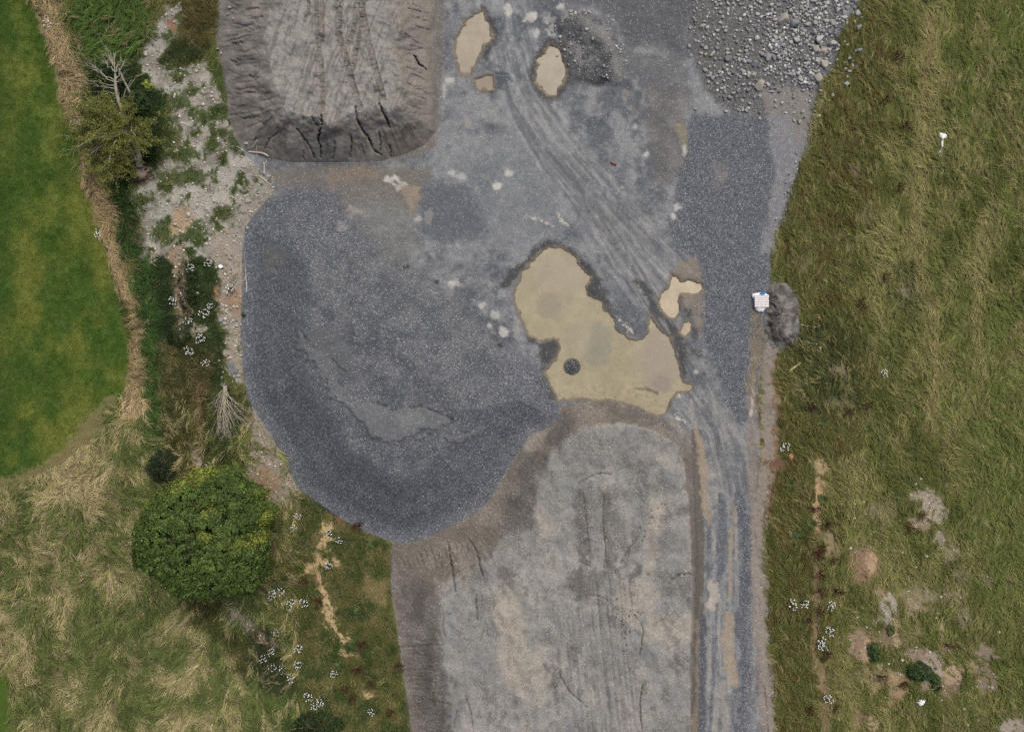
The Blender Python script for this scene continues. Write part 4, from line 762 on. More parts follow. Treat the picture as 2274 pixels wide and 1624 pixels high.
# ------------------------------------------------------------------ stones
import bmesh
def ico(sub):
    bm = bmesh.new(); bmesh.ops.create_icosphere(bm, subdivisions=sub, radius=1); bm.verts.ensure_lookup_table()
    v = np.array([x.co[:] for x in bm.verts], np.float32); f = np.array([[y.index for y in x.verts] for x in bm.faces]); bm.free(); return v, f
IV3, IF3 = ico(3); IV2, IF2 = ico(2); IV1, IF1 = ico(1)
def rock_verts(base, r, cuts=11, lo=.58, hi=.86, rough=.04, squash=.68):
    v = base.copy()
    for _ in range(cuts):
        n = r.normal(size=3); n /= np.linalg.norm(n); d = r.uniform(lo, hi); k = v @ n; ov = np.clip(k - d, 0, None); v = v - ov[:, None] * n
    v += r.normal(size=v.shape) * rough * .5
    v /= np.abs(v[:, :2]).max(); v[:, 2] *= squash / max(np.abs(v[:, 2]).max(), .01)
    v[:, 2] += squash * .45
    return v.astype(np.float32)
def cobble_verts(base, r, squash=.6):
    v = base.copy(); n = r.normal(size=(4, 3)); v *= (1 + .09 * np.sin(v @ n.T * 1.6).sum(1))[:, None]
    v /= np.abs(v[:, :2]).max(); v[:, 2] *= squash; v[:, 2] += squash * .4
    return v.astype(np.float32)
rr = np.random.default_rng(21)
ROCKS = {}
def stone_mesh(kind, mat, i, nm):
    key = (kind, mat, i, nm)
    if key not in ROCKS:
        r = np.random.default_rng(500 + i + (100 if kind == 'r' else 0))
        if kind == 'r': v = rock_verts(IV3, r, 9, .38, .72, .0); f = IF3
        elif kind == 's': v = rock_verts(IV3, r, 7, .5, .9, .0, .2); f = IF3
        else: v = cobble_verts(IV2, r); f = IF2
        me = quads(nm, v, f, None, None, kind == 'c'); me.materials.append(M[mat]); ROCKS[key] = me
    return ROCKS[key]
def stone(name, u, v, du, dv, kind='r', mat='rock', rot=None, sink=0.0, hz=None):
    """du, dv: full extents in survey units"""
    i = int(rr.integers(0, 9)); a = rr.uniform(-.35, .35) if rot is None else math.radians(rot)
    me = stone_mesh(kind, mat, i, name)
    o = bpy.data.objects.new(name, me); C.objects.link(o); sx = max(du * S / 2 * 1.04, .03); sy = max(dv * S / 2 * 1.04, .03)
    x, y, z = at(u, v); hh = hz or min(sx, sy) * rr.uniform(.85, 1.15)
    o.location = (x, y, z - sink * hh); o.scale = (sx, sy, hh); o.rotation_euler = (0, 0, a)
    return o
LAND = []                         # named landmarks for telling look-alikes apart
def mark(name, u, v): LAND.append((name, u, v))
PEND = []                         # (object, kind words, category, group, u, v)
def later(o, what, cat, group, u, v): PEND.append((o, what, cat, group, u, v))
def zoomed(px0, py0, k): return lambda x, y: ((px0 + x * k) / 1.64188, (py0 + y * k) / 1.64188)
KF = 1 / 1.64188
# rubble field: the boulders one can tell apart
Z2 = zoomed(2780, 0, .1759); k2 = .1759 * KF
BIG = [((440, 410), 300, 215, -38, 'rock_buff', 'curved buff boulder, the tallest in the rubble field', 'the curved buff boulder'),
       ((670, 500), 240, 330, 12, 'rock_dark', 'dark grey boulder leaning against the curved buff boulder', 'the dark leaning boulder'),
       ((1150, 820), 235, 175, -28, 'rock', 'wedge-shaped grey boulder above the square pale boulder', 'the wedge boulder'),
       ((1065, 1025), 205, 165, 6, 'rock_buff', 'square flat-topped pale boulder in the rubble field', 'the square pale boulder'),
       ((1255, 1090), 205, 185, 10, 'rock_buff', 'pale boulder with a dark lower face beside the square pale boulder', 'the two-tone boulder'),
       ((1440, 920), 200, 180, 20, 'rock', 'grey boulder half buried in dust at the grass edge of the rubble', 'the half-buried boulder'),
       ((1465, 490), 150, 145, 30, 'rock', 'four-sided grey boulder near the right edge of the rubble field', 'the four-sided boulder'),
       ((1680, 370), 140, 125, 0, 'rock', 'pale grey boulder at the top right edge of the rubble', 'the pale edge boulder'),
       ((1680, 255), 155, 95, 5, 'rock_dark', 'low dark boulder just above the pale edge boulder', 'the low dark boulder'),
       ((1965, 290), 135, 145, 20, 'rock', 'large grey rock lying in grass at the top right', 'the large grass-edge rock'),
       ((1970, 580), 150, 155, -30, 'rock_dark', 'grey split-faced boulder standing alone in bright grass', 'the split-faced boulder'),
       ((700, 835), 140, 155, 12, 'rock', 'blocky grey boulder below the dark leaning boulder', 'the blocky boulder'),
       ((90, 1195), 140, 205, 8, 'rock_dark', 'tall mottled boulder among packed rocks, left of centre in the rubble', 'the mottled boulder')]
for (x, y), a, b, rot, mat, lab, nm in BIG:
    u, v = Z2(x, y); tag(stone('boulder', u, v, a * k2, b * k2, 'r', mat, -rot), lab, 'boulder', 'boulders of the rubble field'); mark(nm, u, v)
Z4 = zoomed(2780, 220, .3091); Z3 = zoomed(2480, 220, .3091); k3 = .3091 * KF; Z1 = zoomed(2480, 0, .1759)
for zf_, (x, y), a, b, rot, mat, lab, nm in ((Z4, (725, 45), 105, 125, 28, 'rock_buff', 'long pale slab of rock pointing down to the grass, below the two-tone boulder', 'the long pale slab'),
                                     (Z4, (630, 215), 132, 118, 10, 'rock_buff', 'rounded pale boulder at the foot of the rubble by the grass', 'the rounded pale boulder'),
                                     (Z3, (930, 310), 165, 140, 12, 'rock_buff', 'biggest flat buff slab at the lower edge of the rubble field', 'the big buff slab'),
                                     (Z1, (670, 1110), 185, 110, 42, 'rock_buff', 'elongated buff boulder tilted up to the right in the left rubble', 'the elongated buff boulder'),
                                     (Z1, (450, 575), 130, 135, 0, 'rock_buff', 'round buff-grey boulder near the left edge of the rubble', 'the round buff-grey boulder'),
                                     (Z1, (980, 1230), 150, 150, -30, 'rock_dark', 'dark flat boulder sunk in gravel, lower left rubble', 'the sunken dark boulder')):
    kk = k2 if zf_ is Z1 else k3; u, v = zf_(x, y)
    tag(stone('boulder', u, v, a * kk, b * kk, 'r', mat, rot), lab, 'boulder', 'boulders of the rubble field'); mark(nm, u, v)
def rocks(zf_, k, items, group, what='angular grey rock', name='rock', kind='r', mats=('rock', 'rock', 'rock', 'rock_dark', 'rock_buff'), cat='rock'):
    for it in items:
        x, y, a = it[:3]; b = it[3] if len(it) > 3 else a; u, v = zf_(x, y)
        later(stone(name, u, v, a * k, b * k, kind, mats[int(rr.integers(len(mats)))]), what, cat, group, u, v)
RG = 'loose rocks of the rubble field'
rocks(Z2, k2, [(215, 1200, 100, 160), (465, 1145, 120, 110), (780, 165, 110, 110), (905, 145, 95, 110), (995, 190, 80, 130), (915, 335, 90, 95), (1095, 475, 130, 120), (910, 515, 170, 90), (1170, 570, 80, 90), (380, 850, 110, 100), (395, 750, 95, 105), (580, 875, 80, 115), (270, 820, 85, 90), (255, 760, 90, 80), (250, 1010, 100, 90), (560, 1010, 90, 110), (295, 90, 85, 100), (585, 205, 70, 90), (1620, 95, 90, 80), (1760, 185, 90, 80), (1905, 170, 75, 90), (2065, 220, 110, 65), (1860, 300, 70, 90), (1855, 385, 75, 65), (2045, 365, 70, 60), (1890, 460, 80, 100), (2080, 95, 90, 60), (1995, 10, 110, 50), (1510, 95, 60), (1840, 95, 60), (1595, 495, 65, 60), (1910, 800, 95, 65), (1700, 865, 65, 55), (1750, 930, 65, 80), (1995, 1040, 120, 110), (1920, 1060, 80, 90), (1825, 1080, 65, 60), (1960, 960, 60, 40), (1790, 1210, 90, 120), (1845, 1285, 80), (1640, 1140, 60), (1540, 1250, 75), (1690, 1300, 60, 50), (855, 60, 60, 70), (925, 40, 90, 90), (860, 230, 90, 80), (950, 255, 70, 80), (1075, 190, 60, 65), (1165, 75, 65, 75), (830, 430, 60, 70), (790, 720, 60), (1420, 755, 75, 60), (780, 940, 90, 100), (500, 40, 70, 80), (450, 940, 65, 75), (525, 765, 65, 60), (220, 645, 75, 60), (350, 655, 60, 70), (390, 940, 60), (1740, 425, 65, 70), (1640, 650, 55, 60), (1130, 330, 65), (720, 290, 90, 70), (1135, 1240, 100, 90), (510, 1260, 100, 90), (365, 1205, 60)], RG)
rocks(Z4, k3, [(360, 185, 75), (1010, 125, 75, 45), (965, 105, 50, 40), (1095, 80, 45, 50), (1050, 65, 45, 55), (1055, 15, 45), (1000, 195, 40), (975, 280, 85, 60), (810, 415, 60, 55), (735, 605, 55, 60), (655, 655, 55), (465, 610, 40), (225, 505, 40, 60), (155, 545, 40, 35), (605, 650, 38), (612, 603, 35), (620, 680, 36), (640, 530, 32), (125, 740, 33), (782, 475, 35), (690, 490, 40, 40), (680, 360, 36), (962, 28, 38), (495, 672, 38), (293, 65, 58, 45), (320, 95, 38)], RG)
tag(stone('boulder', *Z4(425, 725), 58 * k3, 60 * k3, 'r', 'rock_buff'), 'buff boulder alone on the grey dust below the rubble field', 'boulder', 'boulders of the rubble field'); mark('the lone buff boulder', *Z4(425, 725))
rocks(Z1, k2, [(210, 565, 85, 90), (310, 440, 85, 80), (495, 450, 90, 70), (760, 640, 85, 95), (985, 215, 85, 100), (1090, 190, 80), (825, 270, 75, 80), (1060, 10, 110, 70), (1540, 565, 80, 75), (1610, 600, 70, 80), (1550, 800, 85, 95), (975, 1110, 120, 95), (1220, 1070, 105, 70), (1205, 1145, 100, 75), (1385, 1160, 110, 120), (1220, 1230, 80, 90), (1685, 1120, 105, 140), (1375, 1265, 70, 75), (515, 1010, 75, 85), (765, 1005, 110, 90), (970, 1030, 110, 70), (425, 1105, 80, 65), (515, 1135, 85, 80), (215, 1165, 85, 80), (185, 955, 80, 110), (380, 1320, 75, 80), (680, 725, 70, 55), (1420, 345, 70), (1380, 265, 65), (1600, 300, 110, 90), (945, 580, 90, 70), (1430, 870, 70, 75), (1340, 840, 70, 60), (1865, 110, 80, 80), (1720, 340, 70, 60), (330, 180, 55, 70), (280, 250, 60), (1070, 1030, 60)], RG)
rocks(Z3, k3, [(630, 390, 65, 55), (795, 355, 58), (280, 118, 58, 60), (733, 138, 68, 60), (800, 158, 60, 55), (865, 180, 70, 75), (697, 200, 58, 45), (868, 50, 90, 80), (807, 282, 50, 45), (740, 290, 60, 40), (935, 428, 42), (725, 480, 60, 50), (778, 595, 50), (727, 585, 48, 45), (705, 555, 40, 35), (1075, 370, 60, 35), (595, 190, 45, 35), (425, 100, 45, 35), (397, 70, 35, 40), (355, 150, 35, 45), (390, 207, 38, 32), (178, 575, 40, 38), (695, 237, 42, 32), (1028, 292, 50), (752, 350, 38), (670, 585, 32, 45), (707, 65, 42)], RG)
Z5 = zoomed(2000, 20, .3245); k5 = .3245 * KF
MG = 'rocks on the crescent gravel mound'
rocks(Z5, k5, [(252, 68, 55, 40), (255, 112, 45, 45), (295, 88, 40, 50), (330, 90, 30, 45), (400, 68, 40, 30), (445, 70, 35, 28), (725, 168, 36, 32), (665, 130, 30), (620, 230, 40, 25), (650, 248, 30, 25), (645, 273, 40, 28), (605, 203, 26), (243, 443, 46, 36), (240, 538, 42), (175, 503, 36), (295, 628, 34, 38), (225, 665, 30), (363, 382, 30), (820, 430, 30), (840, 447, 24), (800, 530, 38, 36), (775, 485, 30), (808, 497, 28), (870, 627, 32), (545, 620, 38, 24), (600, 797, 30, 36), (650, 787, 32, 34), (628, 808, 26), (444, 682, 28), (38, 293, 36, 44), (70, 287, 28, 40), (75, 240, 24, 38), (78, 193, 24), (128, 355, 24, 34), (235, 325, 28), (180, 577, 26), (15, 345, 30), (52, 368, 24), (672, 378, 34), (490, 375, 38, 50), (420, 270, 60, 40)], MG)
u, v = Z5(95, 570); tag(stone('rock', u, v, 42 * k5, 48 * k5, 'r', 'rock_buff'), 'single pale rock standing out of the oval puddle', 'rock'); mark('the rock in the oval puddle', u, v)
mark('the crescent mound crest', *T(2, 0, 560, 230))
# rubble too small to count
def stone_stuff(name, label, n, field, box, size, cols, seed, kind='r', pw=2.2):
    u, v, r = scatter(n, field, box, seed); n = len(u); p = arr_at(u, v)
    var = [rock_verts(IV1, np.random.default_rng(k), 6) if kind == 'r' else cobble_verts(IV1, np.random.default_rng(k)) for k in range(8)]
    nv, nf = len(IV1), len(IF1); w_ = r.integers(0, 8, n); V_ = np.stack(var)[w_]
    sz = size[0] + (size[1] - size[0]) * r.random(n) ** pw
    a = r.uniform(0, 6.28, n); ca, sa = np.cos(a)[:, None], np.sin(a)[:, None]; asp = r.uniform(.6, 1, n)[:, None]
    x = V_[..., 0] * sz[:, None]; y = V_[..., 1] * sz[:, None] * asp; z = V_[..., 2] * sz[:, None] * .9
    W = np.stack([p[:, :1] + x * ca - y * sa, p[:, 1:2] + x * sa + y * ca, p[:, 2:] + z], -1).astype(np.float32)
    cb = np.asarray(cols, np.float32)[r.integers(0, len(cols), n)] * (.82 + .32 * r.random(n))[:, None]
    F_ = (IF1[None] + (np.arange(n) * nv)[:, None, None]).reshape(-1, 3)
    me = quads(name, W.reshape(-1, 3), F_, np.repeat(alb(np.clip(cb, 8, 250)), nv, 0), None, kind == 'c'); o = link(name, me, M['stone']); tag(o, label, 'stones', kind='stuff'); return o
GREYS = [(166, 167, 166), (184, 184, 181), (140, 142, 144), (196, 195, 190), (152, 153, 153)]
PALES = [(196, 190, 176), (212, 207, 196), (166, 158, 142), (176, 172, 164), (150, 146, 138), (178, 156, 132)]
rubf = A['rub'] * (.35 + .9 * sm(fbm(U / 22, V / 22, 601, 3), .38, .62)) * (.22 + .78 * sm(U - .5 * V, 1560, 1740))
stone_stuff('rubble', 'small broken grey stone covering the rubble field', 17000, rubf, (1220, 1930, -30, 270), (.03, .17), GREYS, 31, 'r', 2.5)
edge = np.zeros(SH, np.float32); sl, d, s = sdf([(1915, -20), (1890, 40), (1862, 90), (1855, 150), (1822, 190), (1808, 240), (1796, 300), (1775, 360), (1745, 440), (1735, 500), (1710, 570)], False, 30); edge[sl] = sm(14 - d, -6, 10) * .5
stone_stuff('edge_stones', 'loose stones along the grassy right edge of the quarry', 900, edge, (1680, 1950, -20, 620), (.04, .14), GREYS, 33, 'r', 2.0)
cobf = A['cob'] * (.25 + 1.1 * sm(fbm(U / 13, V / 13, 603, 3), .42, .62))
stone_stuff('small_stones', 'pale small stones scattered through the stony strip and bare soil', 25000, cobf, (280, 760, -20, 1500), (.02, .105), PALES, 35, 'c', 1.9)
stone_stuff('field_stones', 'small pale stones in the bare scars of the meadow', 9500, cobf, (1700, 2273, 1050, 1640), (.025, .10), PALES, 37, 'c', 2.2)
sy = np.zeros(SH, np.float32); sy[:] = YM * .22 * sm(fbm(U / 40, V / 40, 605, 3), .35, .65) * (HID != 1)
stone_stuff('loose_chips', 'bright stone chips strewn over the quarry floor', 14000, sy, (480, 1760, -20, 1640), (.012, .045), [(196, 198, 200), (170, 172, 174), (150, 152, 156)], 39, 'r', 3.0)
# cobbles one can count
Z6 = zoomed(480, 700, .34); k6 = .34 * KF; Z7 = zoomed(600, 950, .3137); k7 = .3137 * KF; Z8 = zoomed(780, 1180, .2597); k8 = .2597 * KF; Z9 = zoomed(540, 220, .3681); k9 = .3681 * KF; ZA = zoomed(780, 500, .1355); kA = .1355 * KF; ZB = zoomed(800, 2130, .314); kB = .314 * KF
CG = 'cobbles of the stony strip'; CW = 'pale rounded cobble'
cm = ('cobble', 'cobble', 'cobble', 'cobble_grey')
def cobs(zf_, k, items, group=CG): rocks(zf_, k, items, group, CW, 'cobble', 'c', cm, 'cobble')
cobs(Z6, k6, [(610, 240, 52, 55), (815, 253, 36), (708, 140, 38, 46), (1217, 42, 32), (847, 38, 32), (495, 406, 26), (467, 345, 38, 34), (684, 387, 34, 30), (652, 380, 22, 28), (642, 320, 34, 30), (780, 313, 32, 28), (805, 350, 30, 22), (782, 424, 28), (840, 510, 32, 36), (800, 557, 36, 28), (1100, 527, 40, 30), (960, 518, 26), (1060, 713, 34, 32), (922, 680, 24), (910, 808, 22), (245, 377, 26, 30), (265, 660, 36), (255, 610, 30), (163, 381, 20), (1115, 458, 30), (1157, 486, 28), (1240, 383, 36, 38), (825, 210, 26, 40), (682, 215, 36, 18), (910, 290, 30, 50), (783, 400, 20), (727, 340, 22), (1030, 575, 28, 36), (1110, 645, 26, 30), (709, 40, 22), (643, 78, 26), (515, 775, 26), (380, 130, 28, 36), (338, 168, 18, 26)])
tag(stone('boulder', *Z6(960, 797), 54 * k6, 58 * k6, 'r', 'white'), 'bright white block of stone in weeds by the dark gravel heap', 'boulder'); mark('the bright white stone', *Z6(960, 797))
tag(stone('cobble', *Z6(1242, 95), 64 * k6, 62 * k6, 'c', 'cobble_grey'), 'large round grey cobble above the dark gravel heap', 'cobble'); mark('the large round cobble', *Z6(1242, 95))
tag(stone('cobble', *Z6(520, 418), 36 * k6, 32 * k6, 'c', 'cobble'), 'buff cobble, left one of a touching pair on the sandy hump', 'cobble')
tag(stone('cobble', *Z6(548, 430), 42 * k6, 38 * k6, 'c', 'cobble'), 'buff cobble, right one of a touching pair on the sandy hump', 'cobble'); mark('the buff cobble pair', *Z6(535, 424))
cobs(Z7, k7, [(717, 525, 46, 44), (805, 536, 38, 40), (775, 553, 36, 34), (713, 585, 34, 48), (733, 602, 32, 34), (680, 567, 28), (705, 673, 46, 50), (697, 727, 52, 42), (668, 647, 36, 22), (655, 745, 26, 34), (763, 625, 22, 36), (800, 692, 36), (835, 752, 42, 34), (800, 778, 32, 40), (720, 642, 22), (845, 535, 34, 30), (663, 505, 24, 30), (610, 243, 28), (385, 380, 42), (200, 400, 36, 34), (262, 428, 20), (397, 300, 28, 36), (180, 735, 32, 40), (145, 660, 30), (145, 632, 32, 22), (172, 40, 30), (763, 130, 24), (752, 900, 24), (885, 740, 34, 40), (600, 80, 26, 22)])
tag(stone('cobble', *Z7(657, 690), 66 * k7, 66 * k7, 'c', 'cobble_grey'), 'largest grey cobble of the cluster beside the gravel heap', 'cobble'); mark('the cobble cluster', *Z7(700, 690))
cobs(Z8, k8, [(300, 310, 44, 60), (320, 262, 40, 48), (320, 385, 36, 40), (372, 500, 38, 36), (268, 805, 44, 46), (110, 750, 38, 46), (113, 605, 32, 40), (130, 675, 36, 42), (80, 513, 40, 36), (167, 272, 32), (135, 70, 26), (188, 178, 26), (215, 200, 28, 40), (218, 430, 30, 26), (320, 30, 50, 36), (270, 50, 34, 48), (285, 100, 50, 34), (212, 280, 24, 40)])
rocks(Z8, k8, [(360, 295, 40, 60), (395, 440, 60, 56), (318, 800, 36, 48), (290, 735, 50, 50), (350, 728, 60, 36)], CG, 'angular grey rock', 'rock', 'r', ('rock',), 'rock')
tag(stone('cobble', *Z8(225, 472), 88 * k8, 52 * k8, 'c', 'cobble', 0), 'long white cobble above the broken slate slabs', 'cobble')
for (x, y, a, b, rot, lab) in ((205, 590, 66, 92, 20, 'left half of the split slate slab beside the gravel heap'), (260, 580, 66, 78, -20, 'right half of the split slate slab beside the gravel heap'), (288, 664, 130, 96, 8, 'largest slate slab, just below the split one')):
    tag(stone('slate_slab', *Z8(x, y), a * k8, b * k8, 's', 'slate', rot, 0, .22), lab, 'slab', 'slate slabs by the gravel heap')
mark('the slate slabs', *Z8(250, 620))
cobs(Z9, k9, [(480, 107, 46, 34), (363, 97, 36, 30), (230, 110, 30, 28), (113, 86, 26), (340, 626, 40, 32), (425, 578, 32, 30), (602, 313, 30, 34), (632, 320, 26, 34), (628, 357, 36, 30), (690, 425, 36, 26), (647, 394, 26), (160, 70, 30, 22), (440, 64, 28), (322, 134, 26), (322, 85, 26), (425, 657, 24, 30), (442, 606, 26), (490, 808, 24), (235, 840, 20, 28), (210, 222, 24), (33, 155, 26), (628, 268, 24), (493, 744, 26, 20), (370, 870, 44, 30), (280, 895, 60, 40)])
tag(stone('cobble', *Z9(265, 345), 32 * k9, 72 * k9, 'c', 'cobble', -12), 'long white stone lying upright in the upper stony strip', 'cobble'); mark('the long white stone', *Z9(265, 345))
cobs(ZA, kA, [(885, 170, 90, 70), (1573, 1440, 60), (1460, 1310, 55), (1495, 1520, 65), (1430, 1495, 60, 45), (1150, 1570, 55, 65), (1585, 1080, 50), (1520, 1040, 50, 60), (1565, 1140, 50), (1215, 1290, 45), (1455, 1055, 90, 50), (640, 665, 50, 30), (1060, 695, 45)])
tag(stone('cobble', *ZA(1587, 1360), 120 * kA, 86 * kA, 'c', 'cobble_grey', 0), 'grey oval cobble at the lower end of the crossed sticks', 'cobble')
cobs(ZB, kB, [(275, 300, 30), (313, 300, 32, 24), (232, 312, 24, 44), (368, 252, 34, 26), (340, 632, 40, 36), (308, 571, 26), (347, 434, 34, 26), (372, 470, 40, 24), (312, 390, 26, 22), (520, 494, 32, 20), (478, 583, 20, 34), (613, 596, 24, 30), (752, 680, 28, 22), (160, 455, 34, 30), (180, 85, 20, 30)], 'cobbles below the round tree')
T01 = lambda x, y: T(0, 1, x, y)
cobs(T01, .3335, [(1310, 1315, 30, 26), (1665, 1400, 34, 28), (1680, 1305, 36), (1583, 1470, 24, 40), (1575, 1385, 20), (1610, 1400, 26), (940, 340, 20)])
T00 = lambda x, y: T(0, 0, x, y)
cobs(T00, .3335, [(1060, 183, 18, 26), (1065, 244, 26, 20), (1160, 147, 20), (972, 365, 24), (1107, 100, 18), (1147, 75, 18)])
T10 = lambda x, y: T(1, 0, x, y)
rocks(T00, .3335, [(1532, 52, 30, 26), (1548, 75, 16), (1520, 95, 22, 20), (1552, 127, 24, 16), (1455, 328, 26, 22), (1473, 354, 26, 24), (1640, 955, 28, 22)], 'rocks at the left foot of the upper sand heap', 'pale angular rock', 'rock', 'r', ('rock_buff', 'rock'), 'rock')
# stones of the meadow
T31 = lambda x, y: T(3, 1, x, y); T32 = lambda x, y: T(3, 2, x, y); T12 = lambda x, y: T(1, 2, x, y)
MS = 'pale stones lying in the meadow'; MW = 'pale field stone'
rocks(T31, .3335, [(345, 690, 26, 20), (790, 755, 18), (340, 545, 16), (470, 1450, 26, 20), (568, 1465, 16), (960, 1345, 16), (980, 1595, 24, 20), (1015, 1560, 20, 16)], MS, MW, 'field_stone', 'c', ('cobble',), 'stone')
rocks(T32, .3335, [(735, 70, 22, 20), (578, 105, 26, 24), (637, 92, 18), (575, 200, 22, 16), (705, 295, 20), (875, 215, 18), (742, 365, 20, 18), (548, 400, 24, 20), (787, 418, 20, 16), (895, 430, 18), (985, 525, 24, 14), (1320, 700, 22, 16), (1148, 725, 22), (1128, 835, 24, 22), (1115, 862, 20), (596, 860, 24, 20), (625, 797, 20, 18), (655, 925, 18), (680, 935, 18), (1280, 728, 16), (985, 1058, 24, 16), (1075, 1092, 22, 20), (893, 1143, 32, 24), (803, 1167, 24, 20), (1488, 1325, 20), (1303, 1465, 30, 24), (1155, 1410, 16), (1540, 957, 20), (1037, 1017, 18), (835, 873, 16), (1395, 1543, 18), (1330, 1575, 20, 16), (1070, 1355, 18), (780, 1395, 18)], MS, MW, 'field_stone', 'c', ('cobble',), 'stone')
tag(stone('field_stone', *T32(1050, 455), 13, 9, 'r', 'cobble', -20), 'whitest lumpy stone in the bare patch of the lower right meadow', 'stone'); mark('the whitest meadow stone', *T32(1050, 455))
tag(stone('field_stone', *T12(150, 1380), 18, 14, 'c', 'cobble_grey', 15), 'lone large pale stone in grass at the bottom, left of the sand heap', 'stone')
tag(stone('boulder', *T31(152, 1408), 13, 25, 'r', 'orange', 18), 'orange-brown sandstone block at the verge of the haul road', 'boulder'); mark('the orange sandstone block', *T31(152, 1408))
tag(stone('rock', *T(2, 2, 1690, 190), 8, 7, 'c', 'cobble_grey'), 'pale rounded rock at the right kerb of the haul road', 'rock')

# ------------------------------------------------------------------ wood: tubes that follow a path
class Tubes:
    def __init__(s): s.v = []; s.f = []
    def add(s, pts, rad, n=6, cap=True):
        pts = np.asarray(pts, float); m = len(pts); k0 = len(s.v); rad = np.broadcast_to(rad, (m,)) if np.ndim(rad) else np.full(m, rad)
        for i in range(m):
            t = pts[min(i + 1, m - 1)] - pts[max(i - 1, 0)]; t /= np.linalg.norm(t) + 1e-9
            a = np.cross(t, (0, 0, 1.0)); a = a if np.linalg.norm(a) > .05 else np.cross(t, (0, 1.0, 0)); a /= np.linalg.norm(a); b = np.cross(t, a)
            for j in range(n):
                q = 2 * math.pi * j / n; s.v.append(pts[i] + rad[i] * (math.cos(q) * a + math.sin(q) * b))
        for i in range(m - 1):
            for j in range(n):
                j2 = (j + 1) % n; s.f.append([k0 + i * n + j, k0 + i * n + j2, k0 + (i + 1) * n + j2, k0 + (i + 1) * n + j])
        if cap: s.f.append([k0 + j for j in range(n)][::-1]); s.f.append([k0 + (m - 1) * n + j for j in range(n)])
    def build(s, name, mat, parent=None): return link(name, polymesh(name, s.v, s.f, None, True), M[mat], parent)
def atz(u, v, z):
    f = S * (1 - z / H); return np.array([(u - FW / 2) * f, (FH / 2 - v) * f, z])
def wig(p, q, r, amp, n=6):
    p = np.asarray(p, float); q = np.asarray(q, float); L = np.linalg.norm(q - p); t = np.linspace(0, 1, n)[:, None]
    o = p + (q - p) * t; k = r.normal(size=(n, 3)) * amp * L; k[0] = 0; k[-1] = 0; k[:, 2] *= .5; return o + k
def stick(name, label, paths, mat='drift', cat='stick', group=None):
    """paths: list of (list of survey points, radius start, radius end)"""
    t = Tubes(); r = np.random.default_rng(len(label))
    for pts, r0, r1 in paths:
        p = np.array([at(u, v, max(r0, .02) * .9) for u, v in pts]); p = smooth_path(p, 4); t.add(p, np.linspace(r0, r1, len(p)), 7)
    return tag(t.build(name, mat), label, cat, group)
AA = lambda *p: [ZA(x, y) for x, y in p]
stick('fallen_branch', 'longest bleached branch lying along the foot of the upper sand heap', [(AA((920, 392), (1100, 408), (1240, 420), (1350, 450), (1460, 515)), .05, .075), (AA((1290, 440), (1305, 480), (1330, 520)), .02, .01)], cat='branch')
stick('fallen_branch', 'curved forked bleached branch among weeds left of the longest one', [(AA((440, 255), (520, 245), (620, 260), (700, 300), (800, 370)), .03, .05), (AA((490, 290), (560, 295), (640, 345), (720, 375)), .02, .03)], cat='branch')
stick('fallen_branch', 'forked pale branch standing out below the longest branch', [(AA((1352, 985), (1350, 880), (1350, 760), (1345, 700)), .045, .05), (AA((1350, 740), (1390, 690), (1410, 640), (1360, 570)), .045, .015), (AA((1345, 720), (1322, 690), (1380, 640)), .03, .015)], cat='branch')
stick('stick', 'thick brown stick of the crossed pair near the grey oval cobble', [(AA((1215, 1045), (1340, 1140), (1540, 1300)), .04, .045)])
stick('stick', 'thin pale stick of the crossed pair near the grey oval cobble', [(AA((1650, 1075), (1560, 1240), (1455, 1385)), .015, .03)])
stick('stick', 'arched pale stick pointing left from the crossed pair', [(AA((780, 1045), (870, 1012), (1000, 1015), (1165, 1052)), .02, .03)])
stick('stick', 'straight pale stick on the foot of the sand heap above the longest branch', [(AA((1165, 75), (1090, 190), (1012, 300)), .035, .025)])
stick('stick', 'thin upright twig pair crossing the longest branch', [(AA((1135, 270), (1155, 400), (1150, 545)), .015, .02), (AA((1100, 340), (1140, 430)), .018, .015)])
stick('fallen_branch', 'bleached branch on the left edge of the dark gravel heap', [(TT(0, 1, [(1625, 60), (1632, 130), (1635, 215)]), .01, .025), (TT(0, 1, [(1635, 210), (1642, 270), (1640, 325)]), .03, .05), (TT(0, 1, [(1622, 250), (1635, 215)]), .03, .02), (TT(0, 1, [(1632, 225), (1650, 210)]), .02, .01)], cat='branch')
stick('plank', 'short pale sawn plank lying in grass below the gravel mound', [([T31(143, 842), T31(178, 818), T31(213, 793)], .075, .06)], 'timber', 'plank')
stick('stick', 'grey straight stick lying in tan grass above the round tree', [(TT(0, 1, [(678, 1453), (715, 1488), (752, 1520)]), .05, .03)], 'drift')
stick('fence_post', 'short grey fallen post across the tan grass strip', [(TT(0, 1, [(812, 253), (848, 256)]), .06, .055)], 'bark', 'post')
stick('fence_post', 'broken grey post with a white splinter at the end of the tan grass strip', [(TT(0, 1, [(945, 1072), (985, 1052)]), .05, .05), (TT(0, 1, [(950, 1055), (948, 1075)]), .02, .02)], 'bark', 'post')
stick('branch_litter', 'thin dry twig in the meadow, upper of two right of the gravel mound', [(TT(3, 1, [(215, 535), (260, 545), (340, 555)]), .035, .02)], 'drift', 'twig')
stick('branch_litter', 'thin dry twig in the meadow, lower of two right of the gravel mound', [(TT(3, 1, [(222, 643), (280, 655), (335, 668)]), .03, .018)], 'drift', 'twig')
t = Tubes(); r = np.random.default_rng(77)
